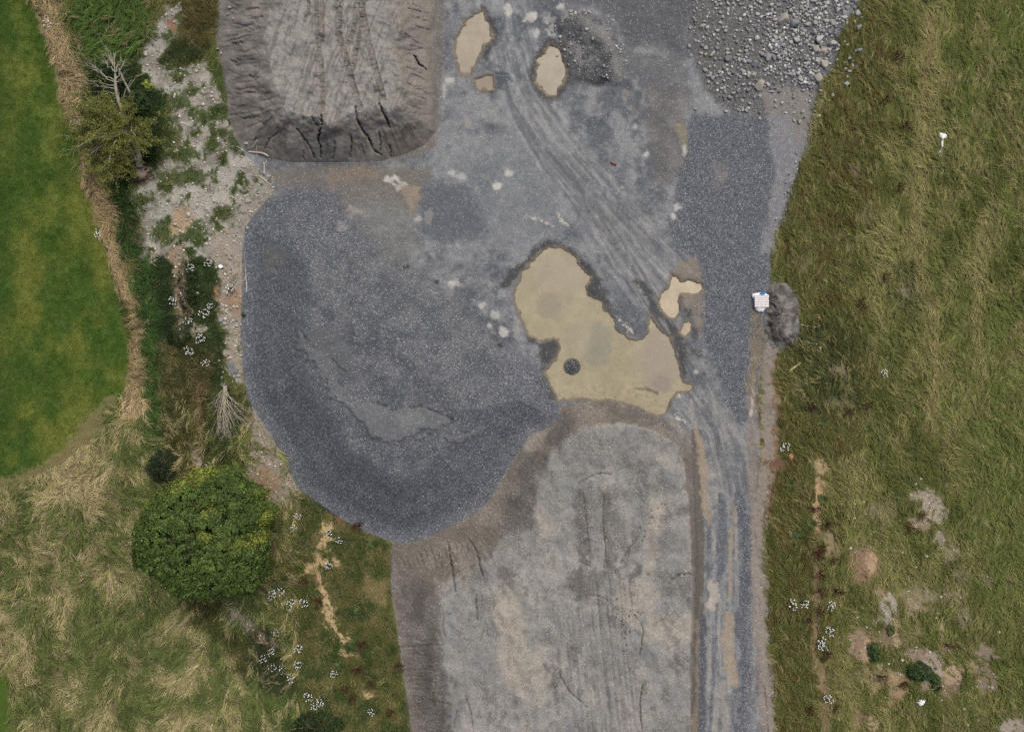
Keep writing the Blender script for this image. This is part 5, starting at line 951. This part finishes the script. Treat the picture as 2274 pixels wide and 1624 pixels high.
for i in range(22):
    cx, cy = Z6(r.uniform(205, 250), r.uniform(640, 770)); a = r.normal(.5, .5) if i % 2 else r.normal(-.9, .4); L = r.uniform(5, 13)
    t.add([at(cx - L * math.cos(a), cy - L * math.sin(a), r.uniform(.05, .25)), at(cx + L * math.cos(a), cy + L * math.sin(a), r.uniform(.05, .3))], [.022, .012], 5)
tag(t.build('twig_heap', 'drift'), 'loose heap of dry pale twigs beside the green strip', 'twig heap'); mark('the twig heap', *Z6(225, 700))
o = stick('litter', 'small faded red scrap lying flat on the quarry floor', [([P(2226, 591), P(2238, 597), P(2248, 602)], .06, .07), ([P(2236, 597), P(2230, 604)], .05, .03)], 'red', 'litter')

# dead bundle of bare branches
def bundle():
    root = empty('dead_bush', tuple(atz(499, 859, .1)), 'bare whitish dead bush lying fanned out beside the dark gravel heap', 'dead bush')
    ZD = zoomed(740, 1360, .1724); r = np.random.default_rng(91); loc = np.array(root.location)
    main = Tubes(); tw = Tubes()
    tips = [(310, 1330), (250, 1380), (350, 1420), (420, 1460), (470, 1400), (520, 1470), (560, 1430), (600, 1480), (640, 1420), (730, 1330), (680, 1340), (220, 650), (250, 700), (165, 980), (240, 880), (860, 700), (1000, 850), (940, 1150), (905, 1060), (985, 1100), (690, 1060), (640, 1050), (440, 1250), (390, 1480), (480, 1250), (580, 1200), (330, 1150), (860, 860)]
    for i, (x, y) in enumerate(tips):
        b = ZD(r.uniform(420, 510), r.uniform(250, 330)); e = ZD(x, y)
        p0 = atz(*b, .25) - loc; p3 = atz(*e, .12 + .2 * r.random()) - loc; mid = (p0 + p3) / 2; mid[0] = p0[0] + (p3[0] - p0[0]) * .38; mid[2] = r.uniform(.3, .85)
        path = smooth_path([p0, mid + r.normal(size=3) * .05, p3], 6); path[1:-1] += r.normal(size=(len(path) - 2, 3)) * .022
        main.add(path, np.linspace(.021, .006, len(path)), 5)
        for k in range(4):
            j = r.integers(4, len(path) - 2); d = path[-1] - path[j]; L = np.linalg.norm(d) * r.uniform(.5, 1.0)
            d = d / (np.linalg.norm(d) + 1e-6); d[0] += r.normal(0, .28); d[2] += r.normal(0, .2)
            q = wig(path[j], path[j] + d * L, r, .035, 5); tw.add(q, np.linspace(.010, .004, 5), 4)
            d2 = q[-1] - q[2]; d2[0] += r.normal(0, .15); tw.add(wig(q[2], q[2] + d2 * r.uniform(.6, 1), r, .04, 4), np.linspace(.007, .003, 4), 4)
    main.build('branch', 'twig', root); tw.build('twig', 'twig', root)
    st = Tubes()
    for i in range(12): a = r.uniform(0, 6.28); st.add(wig((0, 0, .1), (math.cos(a) * .35, .1 + abs(math.sin(a)) * .25, .1 + .1 * r.random()), r, .08, 5), np.linspace(.03, .008, 5), 5)
    st.build('root', 'bark', root); mark('the dead bush', 499, 900)
bundle()

# leaf cluster helper and trees
def leaf_cloud(r, cent, nor, per, rad, size, cols, flat=.55):
    n = len(cent); N = n * per; d = r.normal(size=(N, 3)); d /= np.linalg.norm(d, axis=1, keepdims=True); nn = np.repeat(nor, per, 0)
    s_ = (d * nn).sum(1, keepdims=True); d = np.where(s_ < -.2, d - 2 * s_ * nn, d)
    p = np.repeat(cent, per, 0) + d * np.repeat(rad, per)[:, None] * (r.random((N, 1)) ** .4)
    nr = d * flat + nn * .6 + r.normal(size=(N, 3)) * .35; nr /= np.linalg.norm(nr, axis=1, keepdims=True)
    c = np.repeat(cols, per, 0) * (.74 + .5 * r.random((N, 1)))
    return p.astype(np.float32), nr.astype(np.float32), r.uniform(*size, N).astype(np.float32), c
def sycamore():
    cz = 4.5; uc, vc = 458, 1183
    zo = zoomed(500, 1680, .5843)
    out = np.array([zo(*p) for p in ((170, 150), (300, 85), (480, 52), (600, 70), (628, 130), (700, 130), (795, 195), (770, 255), (845, 285), (825, 360), (785, 400), (832, 500), (800, 570), (782, 620), (792, 690), (778, 785), (700, 812), (600, 812), (480, 835), (390, 850), (280, 800), (200, 715), (60, 640), (28, 560), (40, 450), (45, 320), (100, 230))])
    th = np.arctan2(-(out[:, 1] - vc), out[:, 0] - uc); rd = np.hypot(out[:, 0] - uc, out[:, 1] - vc) * S * (1 - cz / H); k = np.argsort(th); th, rd = th[k], rd[k]
    thp = np.concatenate([th - 2 * np.pi, th, th + 2 * np.pi]); rdp = np.tile(rd, 3)
    base = atz(uc, vc, cz); base[2] = 0.0
    root = empty('sycamore_tree', tuple(base), 'big round dense green tree with yellowing upper rim, lower left', 'tree')
    r = np.random.default_rng(5); n = 2300
    az_ = r.uniform(-np.pi, np.pi, n); ph = np.arcsin(r.uniform(-.35, 1, n)); shell = np.where(r.random(n) < .72, r.uniform(.93, 1.02, n), r.uniform(.7, .93, n))
    lump = 1 + .12 * (fbm(az_ * 2.2 + 9, ph * 3.2 + 9, 701, 2) - .5) * 2
    Rh = np.interp(az_, thp, rdp) - .22; cph = np.cos(ph) ** .75
    cent = np.stack([np.cos(az_) * Rh * cph * shell * np.minimum(lump, 1.05), np.sin(az_) * Rh * cph * shell * np.minimum(lump, 1.05), cz + 3.3 * np.sin(ph) * shell * lump], -1)
    nor = np.stack([np.cos(az_) * np.cos(ph), np.sin(az_) * np.cos(ph), np.sin(ph) + .55], -1); nor /= np.linalg.norm(nor, axis=1, keepdims=True)
    yel = sm(fbm(cent[:, 0] / 1.3 + 20, cent[:, 1] / 1.3 + 20, 703, 3) + .26 * sm(-cent[:, 0] * .6 + cent[:, 1] * .8 - 1.2, 0, 2.8) - .10 * sm(cent[:, 2], 5.5, 7.8),   .54, .82)
    cols = L3((88, 110, 52), (146, 150, 64), yel * .8) * (.82 + .34 * r.random(n))[:, None]
    p, nr, sz, c = leaf_cloud(r, cent, nor, 62, r.uniform(.2, .38, n), (.042, .078), cols)
    link('crown', leaves_mesh('crown', p, nr, sz, alb(np.clip(c, 8, 245)), r, .75), M['leaf'], root)
    t = Tubes(); t.add([(0, 0, -.3), (0.03, .02, 1), (0, .05, 2.2), (.1, 0, 3.6)], [.42, .34, .3, .22], 10); t.build('trunk', 'bark_dark', root)
    for i in range(9):
        a = i * .7 + r.uniform(-.2, .2); z0 = r.uniform(1.8, 3.2); L = r.uniform(2.2, 3.2); b = Tubes()
        b.add(wig((0, 0, z0), (math.cos(a) * L, math.sin(a) * L, z0 + r.uniform(1, 3)), r, .04, 6), np.linspace(.14, .03, 6), 6); b.build('branch', 'bark_dark', root)
    mark('the round tree', uc, vc)
sycamore()
def fallen_tree():
    zo = zoomed(220, 160, .5414); r = np.random.default_rng(15)
    base = atz(316, 392, 0)
    root = empty('fallen_tree', tuple(base), 'uprooted fallen tree with thin olive foliage and a bare dead top, upper left', 'tree'); b3 = np.array(base)
    L_ = lambda x, y, z: atz(*zo(x, y), z) - b3
    ctl = [L_(535, 830, .55), L_(520, 740, .9), L_(490, 610, 1.1), L_(478, 540, 1.2), L_(430, 460, 1.3), L_(392, 380, 1.35), L_(372, 280, 1.3), L_(370, 200, 1.1), L_(362, 130, .9), L_(372, 50, .7)]
    path = smooth_path(ctl, 5); t = Tubes(); t.add(path, np.interp(np.linspace(0, 1, len(path)), [0, .5, .75, 1], [.26, .15, .075, .015]), 9)
    t.build('trunk', 'bark', root)
    tops = Tubes()
    for (x, y), (ex, ey) in (((370, 260), (205, 170)), ((372, 280), (205, 240)), ((372, 300), (240, 270)), ((368, 190), (280, 115)), ((368, 180), (330, 75)), ((365, 140), (345, 90)), ((370, 190), (410, 95)), ((372, 240), (420, 130)), ((375, 330), (290, 335)), ((372, 250), (165, 130)), ((366, 150), (300, 60)), ((380, 260), (400, 245))):
        q = wig(L_(x, y, 1.25), L_(ex, ey, r.uniform(.6, 1.6)), r, .045, 7); tops.add(q, np.linspace(.034, .008, 7), 5)
        for k in range(7):
            j = r.integers(2, 6); d = q[-1] - q[0]; d = d / np.linalg.norm(d) + r.normal(size=3) * .55; tops.add(wig(q[j], q[j] + d * r.uniform(.25, .8), r, .05, 4), np.linspace(.013, .005, 4), 4)
    tops.build('dead_branch', 'twig', root)
    g = Tubes(); g.add(smooth_path([L_(480, 350, .5), L_(455, 300, .7), L_(420, 230, .8), L_(395, 165, .9)], 4), np.linspace(.1, .05, 13), 6); g.add(smooth_path([L_(425, 370, .6), L_(440, 310, .7), L_(480, 240, .8)], 4), np.linspace(.05, .015, 9), 5); g.add(smooth_path([L_(455, 300, .7), L_(505, 230, .5)], 4), np.linspace(.04, .015, 5), 5)
    g.build('side_trunk', 'bark', root)
    lb = Tubes(); cen = []; dens = []
    for (x, y) in ((20, 730), (5, 520), (90, 470), (130, 430), (180, 370), (250, 345), (330, 335), (420, 375), (465, 420), (595, 560), (570, 610), (40, 640), (90, 800), (180, 880), (290, 900), (390, 890), (480, 850), (150, 600), (250, 480), (300, 560), (200, 700), (330, 700), (400, 610), (230, 600), (280, 790), (380, 780), (440, 700), (360, 460), (560, 700), (300, 420), (440, 540), (180, 500)):
        j = r.integers(1, 22); p0 = path[j]; far_ = math.hypot(x - 470, y - 600); e = L_(x, y, r.uniform(.5, 2.6))
        m_ = (p0 + e) / 2; m_[2] += .5
        q = smooth_path([p0, m_, e], 5); q[1:-1] += r.normal(size=(len(q) - 2, 3)) * .06; lb.add(q, np.linspace(.06, .009, len(q)), 5)
        for k in range(13):
            i0 = r.integers(3, len(q) - 1); d = e - p0; d = d / np.linalg.norm(d) + r.normal(size=3) * np.array([.75, .75, .35]); tw = wig(q[i0], q[i0] + d * r.uniform(.35, 1.0), r, .06, 5); lb.add(tw, np.linspace(.014, .005, 5), 4)
            if not (x < 120 and r.random() < .6):
                for c_ in tw[1:]: cen.append(c_); dens.append(x)
    lb.build('branch', 'twig', root)
    cen = np.array(cen); n = len(cen); up = np.tile([0, 0, 1.0], (n, 1))
    cols = L3((104, 112, 50), (136, 136, 66), r.random(n))
    p, nr, sz, c = leaf_cloud(r, cen, up, 22, r.uniform(.16, .36, n), (.034, .068), cols, .35)
    link('crown', leaves_mesh('crown', p, nr, sz, alb(np.clip(c, 8, 245)), r, .45), M['leaf'], root)
    # root plate
    v = rock_verts(IV3, np.random.default_rng(3), 9, .5, .85, .0, .8); v[:, :] *= np.array([.78, .55, .55]) * (1 + .28 * (fbm(v[:, 0] * 5 + 9, v[:, 1] * 5 + v[:, 2] * 4 + 9, 5, 3) - .5))[:, None]; ca_, sa_ = math.cos(.6), math.sin(.6); v[:, :2] = np.stack([v[:, 0] * ca_ - v[:, 1] * sa_, v[:, 0] * sa_ + v[:, 1] * ca_], -1); v += np.array(L_(568, 868, 0))
    rp = link('root_plate', quads('root_plate', v, IF3, None, None, False), M['earth'], root)
    rt = Tubes(); cc = np.array(L_(565, 880, .5))
    for i in range(22): a = r.uniform(0, 6.28); rt.add(wig(cc + (math.cos(a) * .4, math.sin(a) * .35, r.uniform(-.2, .4)), cc + (math.cos(a) * r.uniform(.7, 1.0), math.sin(a) * r.uniform(.6, .95), r.uniform(-.4, .5)), r, .1, 5), np.linspace(.03, .008, 5), 5)
    rt.build('root', 'roots', rp); mark('the fallen tree', 290, 280)
fallen_tree()
def shrub(u, v, ru, rv, h, cols, label, n=70, per=26, leaf=(.035, .06), name='shrub', cat='shrub', twigs=True, seed=1, zb=0.0):
    base = at(u, v, zb); root = empty(name, base, label, cat); r = np.random.default_rng(seed)
    az_ = r.uniform(0, 6.28, n); ph = np.arcsin(r.uniform(0, 1, n)); sh = r.uniform(.75, 1.05, n) * (1 + .35 * (fbm(az_ * 1.5 + 5, ph * 2 + 5, seed + 800, 2) - .5))
    cent = np.stack([np.cos(az_) * ru * S * np.cos(ph) * sh, np.sin(az_) * rv * S * np.cos(ph) * sh, h * (.15 + np.sin(ph)) * sh], -1); nor = cent / (np.linalg.norm(cent, axis=1, keepdims=True) + 1e-6) + np.array([0, 0, .6]); nor /= np.linalg.norm(nor, axis=1, keepdims=True)
    c = L3(cols[0], cols[1], r.random(n)); p, nr, sz, cc = leaf_cloud(r, cent, nor, per, np.full(n, min(ru, rv) * S * .32), leaf, c)
    link('foliage', leaves_mesh('foliage', p, nr, sz, alb(np.clip(cc, 6, 245)), r), M['leaf'], root)
    t = Tubes()
    for i in range(7): a = i * .9; t.add(wig((0, 0, 0), (math.cos(a) * ru * S * .6, math.sin(a) * rv * S * .6, h * .8), r, .05, 5), np.linspace(.03, .008, 5), 5)
    t.build('stem', 'bark_dark', root); return root
DG = ((40, 60, 36), (62, 84, 46))
shrub(312, 233, 22, 24, 1.1, ((50, 72, 42), (72, 96, 56)), 'dark green rounded shrub beside the trunk of the fallen tree', 90, seed=2)
shrub(331, 322, 20, 36, .8, DG, 'dark leafy thicket right of the root plate of the fallen tree', 90, seed=3)
shrub(370, 1034, 25, 36, 1.5, ((34, 48, 30), (52, 70, 42)), 'very dark upright shrub just above the round tree', 110, seed=4, leaf=(.03, .055))
shrub(710, 1600, 50, 24, .9, ((44, 62, 36), (66, 86, 46)), 'dark bramble bush at the bottom edge left of the sand heap', 100, seed=5)
shrub(2038, 1487, 27, 20, .5, ((58, 80, 46), (88, 110, 66)), 'dark green bramble beside the bare grey mound in the lower meadow', 80, seed=6)
shrub(1939, 1446, 11, 20, .4, ((62, 84, 46), (90, 112, 64)), 'small bramble strip beside the bare brown patch of the lower meadow', 50, seed=7)
shrub(2075, 1512, 12, 16, .35, ((54, 78, 44), (80, 104, 60)), 'small green bramble lower right of the largest meadow bramble', 40, seed=8)
shrub(331, 192, 10, 11, .5, ((120, 140, 56), (158, 172, 84)), 'bright yellow-green broad-leaved plant by the stony strip', 26, 8, (.07, .12), 'leafy_plant', 'plant', seed=9)
shrub(542, 698, 4.5, 5, .25, ((66, 84, 40), (92, 106, 56)), 'small round green tuft alone on the edge of the gravel heap', 16, 22, (.02, .04), 'grass_tuft', 'plant', seed=10)
shrub(255, 190, 34, 40, .7, ((38, 58, 32), (58, 80, 44)), 'dark green thicket under the bare dead top of the fallen tree', 110, seed=11)
shrub(420, 640, 22, 60, .5, ((44, 60, 34), (62, 80, 44)), 'dark weed thicket left of the pale cobble cluster', 110, seed=12, leaf=(.03, .05))
shrub(400, 735, 26, 34, .45, ((48, 64, 36), (66, 84, 46)), 'dark weed thicket on the left bank above the dead bush', 80, seed=13, leaf=(.03, .05))
t = Tubes(); r = np.random.default_rng(3); b0 = np.array(at(682, 1612))
for i in range(14): a = r.uniform(.3, 2.9); t.add(wig(b0, b0 + np.array([math.cos(a) * r.uniform(.4, 1.1), math.sin(a) * r.uniform(.4, 1.2), r.uniform(.4, 1.2)]), r, .05, 6), np.linspace(.015, .005, 6), 4)
tag(t.build('bare_sapling', 'twig'), 'bare twiggy sapling at the bottom edge beside the dark bramble', 'sapling')

# small plants: one of each kind, then copies
def plant_proto_flower(seed):
    r = np.random.default_rng(seed); root = empty('flower_clump', (0, 0, -50), None, None); n = 24
    a = r.uniform(0, 6.28, n); d = r.random(n) ** .6 * .36; hx, hy = np.cos(a) * d, np.sin(a) * d * .85; hz = r.uniform(.25, .5, n)
    v = [(0, 0, 0), (.01, 0, 0), (0, .01, 0)]; f = []
    for i in range(n):
        k = len(v); rad = r.uniform(.022, .037); v.append((hx[i], hy[i], hz[i] + .012))
        for j in range(7): q = j * 2 * math.pi / 7; v.append((hx[i] + rad * math.cos(q), hy[i] + rad * math.sin(q), hz[i]))
        f += [[k, k + 1 + j, k + 1 + (j + 1) % 7] for j in range(7)] + [[0, 1, k + 1], [0, 2, k + 3]]
    me = polymesh('flower_heads', v, f); me.materials.append(M['white']); me.materials.append(M['stalk'])
    for p_ in me.polygons: p_.material_index = 1 if 0 in p_.vertices[:] else 0
    link('flower_heads', me, None, root)
    m = 50; cent = np.stack([r.normal(0, .2, m), r.normal(0, .18, m), r.uniform(.03, .25, m)], -1).astype(np.float32); nr = r.normal(size=(m, 3)) * .5; nr[:, 2] = 1; nr /= np.linalg.norm(nr, axis=1, keepdims=True)
    link('foliage', leaves_mesh('foliage', cent, nr.astype(np.float32), r.uniform(.03, .05, m).astype(np.float32), alb(np.array([66, 86, 44]) * (.8 + .4 * r.random((m, 1)))), r), M['leaf'], root); return root
def plant_proto_dock(seed):
    r = np.random.default_rng(seed); root = empty('dock_plant', (0, 0, -50), None, None); t = Tubes(); ps = []
    for i in range(16):
        a = r.uniform(0, 6.28); L = r.uniform(.2, .5); e = np.array([math.cos(a) * L, math.sin(a) * L, r.uniform(.3, .65)]); q = wig((0, 0, 0), e, r, .05, 6); t.add(q, np.linspace(.012, .006, 6), 4); ps += [q[-1] + (q[-3] - q[-1]) * s_ for s_ in r.random(14)]
    t.build('stem', 'roots', root); ps = np.array(ps) + r.normal(size=(len(ps), 3)) * .025; m = len(ps); nr = r.normal(size=(m, 3)); nr[:, 2] = abs(nr[:, 2]) + .5; nr /= np.linalg.norm(nr, axis=1, keepdims=True)
    link('seed_heads', leaves_mesh('seed_heads', ps.astype(np.float32), nr.astype(np.float32), r.uniform(.022, .045, m).astype(np.float32), alb(np.array([98, 68, 48]) * (.75 + .5 * r.random((m, 1)))), r), M['leaf'], root); return root
def plant_proto_rosette(seed):
    r = np.random.default_rng(seed); root = empty('thistle_rosette', (0, 0, -50), None, None); v = []; f = []; c = []
    for i in range(15):
        a = i * 2.4 + r.uniform(-.2, .2); L = r.uniform(.28, .5); w_ = L * .16; k = len(v); ca, sa = math.cos(a), math.sin(a)
        for s_, ww, zz in ((0, .3, .03), (.35, 1, .14), (.7, .8, .14), (1, .05, .05)):
            for sg in (-1, 1): v.append((ca * L * s_ - sa * w_ * ww * sg, sa * L * s_ + ca * w_ * ww * sg, zz + .02 * sg)); c.append(np.array([84, 102, 54]) * (.8 + .35 * ((i * 7) % 5) / 5))
        f += [[k, k + 1, k + 3, k + 2], [k + 2, k + 3, k + 5, k + 4], [k + 4, k + 5, k + 7, k + 6]]
    link('leaf', polymesh('leaf', v, f, alb(np.array(c))), M['leaf'], root)
    t = Tubes(); t.add([(0, 0, 0), (0, 0, .16)], [.03, .02], 6); t.build('crown_bud', 'bark_dark', root); return root
def spread(protos, items, what, cat, group, sc_=(.8, 1.15)):
    first = True
    for i, (u, v) in enumerate(items):
        p = protos[i % len(protos)]; o = p if i < len(protos) else copy_tree(p)
        o.location = at(u, v); o.rotation_euler = (0, 0, rr.uniform(0, 6.28)); k = rr.uniform(*sc_); o.scale = (k, k, k); later(o, what, cat, group, u, v)
FL = [T(0, 0, 338, 175), T(0, 0, 670, 1560)] + TT(0, 1, [(1280, 165), (1165, 385), (1410, 415), (1375, 462), (1262, 515), (1345, 630), (1275, 710), (1385, 790), (1412, 1472), (1398, 130), (1540, 300)]) + TT(1, 2, [(255, 260), (490, 295), (555, 340), (490, 510), (115, 700), (170, 675), (232, 790), (245, 750), (330, 755), (140, 950), (290, 1055), (240, 1250), (290, 1165), (525, 1225), (360, 1375), (435, 1410), (395, 1440), (770, 1475), (285, 180)]) + TT(3, 2, [(232, 760), (150, 765), (405, 770), (392, 940), (340, 1010), (345, 1045), (385, 1390)]) + TT(3, 1, [(100, 1345), (760, 860)]) + TT(1, 2, [(60, 1120), (120, 1180), (185, 1190), (110, 1080)])
spread([plant_proto_flower(i) for i in (1, 2, 3)], FL, 'white flower clump', 'flowers', 'white flower clumps')
DO = TT(3, 2, [(300, 140), (350, 390), (390, 245), (345, 560), (345, 690), (350, 810), (445, 1455), (265, 1465), (890, 1300), (1190, 1050), (930, 255), (1020, 175), (230, 450), (440, 470), (260, 880), (370, 1090), (330, 440), (450, 690), (740, 1250)]) + TT(1, 2, [(690, 255), (685, 1200), (610, 1320), (650, 1390), (330, 600), (230, 545), (700, 1030), (425, 750), (765, 1300), (960, 1175), (905, 1480)]) + TT(3, 1, [(530, 1115), (300, 1080), (660, 1070), (620, 395), (770, 225)]) + TT(3, 0, [(900, 850), (870, 1250), (845, 395), (770, 680)])
spread([plant_proto_dock(i) for i in (4, 5)], DO, 'rusty dock plant', 'dock plant', 'rusty dock plants')
RO = TT(3, 2, [(360, 75), (205, 300), (230, 905), (95, 915), (815, 945), (700, 1060), (290, 235)]) + TT(1, 2, [(370, 635), (660, 545), (780, 370), (640, 1040), (560, 1180), (130, 260), (290, 960), (680, 820)]) + TT(3, 1, [(360, 1180), (660, 1220), (140, 1590)])
spread([plant_proto_rosette(i) for i in (6, 7)], RO, 'green leafy thistle rosette', 'thistle', 'green thistle rosettes', (.8, 1.2))

# ------------------------------------------------------------------ litter: pallet, bags, sheets
def pad_mesh(outline, h, wr=.03, rings=7, seed=1):
    """a soft filled shape: outline in metres, domed and wrinkled, closed below"""
    o = np.asarray(outline, float); c = o.mean(0); n = len(o)
    o = smooth_path(np.vstack([o, o[:1]]), 4)[:-1]; n = len(o); v = []; f = []
    r = np.random.default_rng(seed); ph = r.uniform(0, 6, 6)
    for i in range(rings):
        t = i / rings; k = 1 - t ** 1.15
        for p in o:
            q = c + (p - c) * k; zz = h * math.sin(min(1, .12 + t * 1.3) * math.pi / 2) if i else 0.02
            zz += (wr * (math.sin(q[0] * 17 + ph[0] + 3 * math.sin(q[1] * 9)) + math.sin(q[1] * 21 + ph[1] + q[0] * 8))) * (t > 0)
            v.append((q[0], q[1], max(zz, .01)))
    v.append((c[0], c[1], h))
    for i in range(rings - 1):
        for j in range(n): j2 = (j + 1) % n; f.append([i * n + j, i * n + j2, (i + 1) * n + j2, (i + 1) * n + j])
    e = (rings - 1) * n; f += [[e + j, e + (j + 1) % n, len(v) - 1] for j in range(n)]; f.append(list(range(n))[::-1])
    return v, f
ZP = zoomed(2690, 1030, .08621); cu, cv = ZP(920, 800); pb = np.array(at(cu, cv))
lo = lambda x, y: np.array([(ZP(x, y)[0] - cu) * S, -(ZP(x, y)[1] - cv) * S])
bag = [lo(*p) for p in ((540, 530), (600, 470), (700, 432), (850, 415), (1050, 428), (1180, 468), (1290, 545), (1285, 590), (1220, 660), (1195, 800), (1195, 1050), (1170, 1110), (1060, 1195), (1058, 1250), (985, 1268), (940, 1240), (850, 1262), (750, 1200), (690, 1110), (680, 1000), (640, 800), (620, 690), (560, 620))][::-1]
v, f = pad_mesh(bag, .22, .008, 7, 2); o = link('bulk_bag', polymesh('bulk_bag', v, f, None, True), M['white']); o.location = pb + np.array([0, 0, .08]); tag(o, 'crumpled white sack spread under the white pallet', 'sack')
pr = empty('pallet', (pb[0], pb[1], pb[2] + .27), 'white wooden pallet lying on a white sack by the gravel bank', 'pallet'); mark('the white pallet', cu, cv)
def boxm(name, mat, parent, x0, x1, y0, y1, z0, z1):
    me = bpy.data.meshes.new(name); bm = bmesh.new(); bmesh.ops.create_cube(bm, size=1)
    for q in bm.verts: q.co = (x0 + (q.co.x + .5) * (x1 - x0), y0 + (q.co.y + .5) * (y1 - y0), z0 + (q.co.z + .5) * (z1 - z0))
    bmesh.ops.bevel(bm, geom=bm.edges[:], offset=.004, segments=1, affect='EDGES'); bm.to_mesh(me); bm.free(); return link(name, me, M[mat], parent)
for (y, hw) in ((560, 18), (632, 25), (705, 25), (785, 32), (870, 26), (943, 25), (1015, 25)):
    a = lo(628, y + hw); b = lo(1218, y - hw); boxm('deck_board', 'whitewood', pr, a[0], b[0], a[1], b[1], .10, .122)
for x in (665, 842, 1005, 1180):
    a = lo(x - 8, 1050); b = lo(x + 8, 540); boxm('stringer', 'whitewood', pr, a[0], b[0], a[1], b[1], .022, .098)
for y in (575, 790, 1005):
    a = lo(632, y + 26); b = lo(1214, y - 26); boxm('base_board', 'whitewood', pr, a[0], b[0], a[1], b[1], .0, .02)
bl = [lo(*p) for p in ((850, 528), (880, 470), (950, 395), (1020, 368), (1072, 400), (1082, 470), (1060, 532), (960, 545))][::-1]
v, f = pad_mesh(bl, .17, .02, 6, 5); o = link('blue_bag', polymesh('blue_bag', v, f, None, True), M['blue']); o.location = (pb[0], pb[1], pb[2] + .25); tag(o, 'bright blue crumpled bag resting at the top of the white pallet', 'bag')
ZS = zoomed(3380, 460, .08006); cu, cv = ZS(640, 850); pb = np.array(at(cu, cv)); lo = lambda x, y: np.array([(ZS(x, y)[0] - cu) * S, -(ZS(x, y)[1] - cv) * S])
hd = [lo(*p) for p in ((545, 288), (620, 330), (690, 352), (700, 375), (745, 335), (800, 370), (862, 440), (850, 500), (810, 565), (735, 600), (700, 640), (640, 640), (580, 590), (500, 480), (488, 420), (505, 340))][::-1]
v, f = pad_mesh(hd, .12, .012, 6, 7)
tl = [(640, 600, 730, 600), (628, 680, 728, 680), (605, 760, 715, 760), (598, 840, 708, 845), (590, 930, 700, 930), (555, 1010, 690, 1015), (548, 1090, 678, 1100), (520, 1190, 668, 1180), (535, 1270, 655, 1260), (560, 1340, 625, 1330), (588, 1392, 606, 1392)]
k0 = len(v)
for i, (xa, ya, xb, yb) in enumerate(tl):
    a = lo(xa, ya); b = lo(xb, yb); m_ = (a + b) / 2; hh = .05 + .02 * math.sin(i * 2.3)
    v += [(a[0], a[1], .015), (a[0] * .6 + b[0] * .4, a[1] * .6 + b[1] * .4, hh), (a[0] * .3 + b[0] * .7, a[1] * .3 + b[1] * .7, hh * .6), (b[0], b[1], .015)]
for i in range(len(tl) - 1):
    for j in range(3): f.append([k0 + i * 4 + j, k0 + (i + 1) * 4 + j, k0 + (i + 1) * 4 + j + 1, k0 + i * 4 + j + 1])
k1 = len(v); a = lo(548, 1140); b = lo(460, 1222); c_ = lo(545, 1240); v += [(a[0], a[1], .05), (b[0], b[1], .02), (c_[0], c_[1], .04)]; f.append([k1, k1 + 1, k1 + 2])
o = link('plastic_sheet', polymesh('plastic_sheet', v, f, None, True), M['white']); o.location = pb + np.array([0, 0, .06]); tag(o, 'crumpled white plastic sheet with a long twisted tail, right meadow', 'plastic sheet')
ZW = zoomed(3310, 2520, .04398); cu, cv = ZW(1050, 800); pb = np.array(at(cu, cv)); lo = lambda x, y: np.array([(ZW(x, y)[0] - cu) * S, -(ZW(x, y)[1] - cv) * S])
bg = [lo(*p) for p in ((610, 830), (690, 765), (770, 735), (860, 770), (835, 690), (840, 610), (930, 535), (1050, 522), (1160, 530), (1280, 580), (1370, 595), (1395, 660), (1360, 750), (1290, 860), (1200, 1040), (1100, 1075), (960, 1090), (890, 1115), (820, 1070), (740, 930), (690, 890))][::-1]
v, f = pad_mesh(bg, .16, .014, 7, 9); o = link('plastic_bag', polymesh('plastic_bag', v, f, None, True), M['white']); o.location = pb + np.array([0, 0, .05]); tag(o, 'white crumpled plastic bag in the lower right meadow', 'plastic bag'); mark('the white plastic bag', cu, cv)
mark('the gravel mound', 1740, 700); mark('the huge puddle', 1300, 760)

# ------------------------------------------------------------------ labels that say which one
ORD = ['first', 'second', 'third', 'fourth', 'fifth', 'sixth', 'seventh', 'eighth', 'ninth', 'tenth', 'eleventh', 'twelfth', 'thirteenth', 'fourteenth', 'fifteenth', 'sixteenth', 'seventeenth', 'eighteenth', 'nineteenth', 'twentieth', 'twenty-first', 'twenty-second', 'twenty-third', 'twenty-fourth', 'twenty-fifth', 'twenty-sixth', 'twenty-seventh', 'twenty-eighth', 'twenty-ninth', 'thirtieth']
DIRS = ['right of', 'above and right of', 'above', 'above and left of', 'left of', 'below and left of', 'below', 'below and right of']
grp = {}
for e in PEND:
    o, what, cat, group, u, v = e
    ld = min(LAND, key=lambda l: (l[1] - u) ** 2 + (l[2] - v) ** 2); a = math.atan2(-(v - ld[2]), u - ld[1]); k = int(round(a / (math.pi / 4))) % 8
    grp.setdefault((what, ld[0], k), []).append((math.hypot(u - ld[1], v - ld[2]), e))
for (what, lname, k), lst in grp.items():
    lst.sort(key=lambda x: x[0])
    for i, (d, (o, _w, cat, group, u, v)) in enumerate(lst):
        n_ = '' if len(lst) == 1 else ('nearest ' if i == 0 else ORD[i] + ' nearest ')
        tag(o, f"{what}, {n_}{DIRS[k]} {lname}", cat, group)
print("objects:", len(bpy.data.objects))
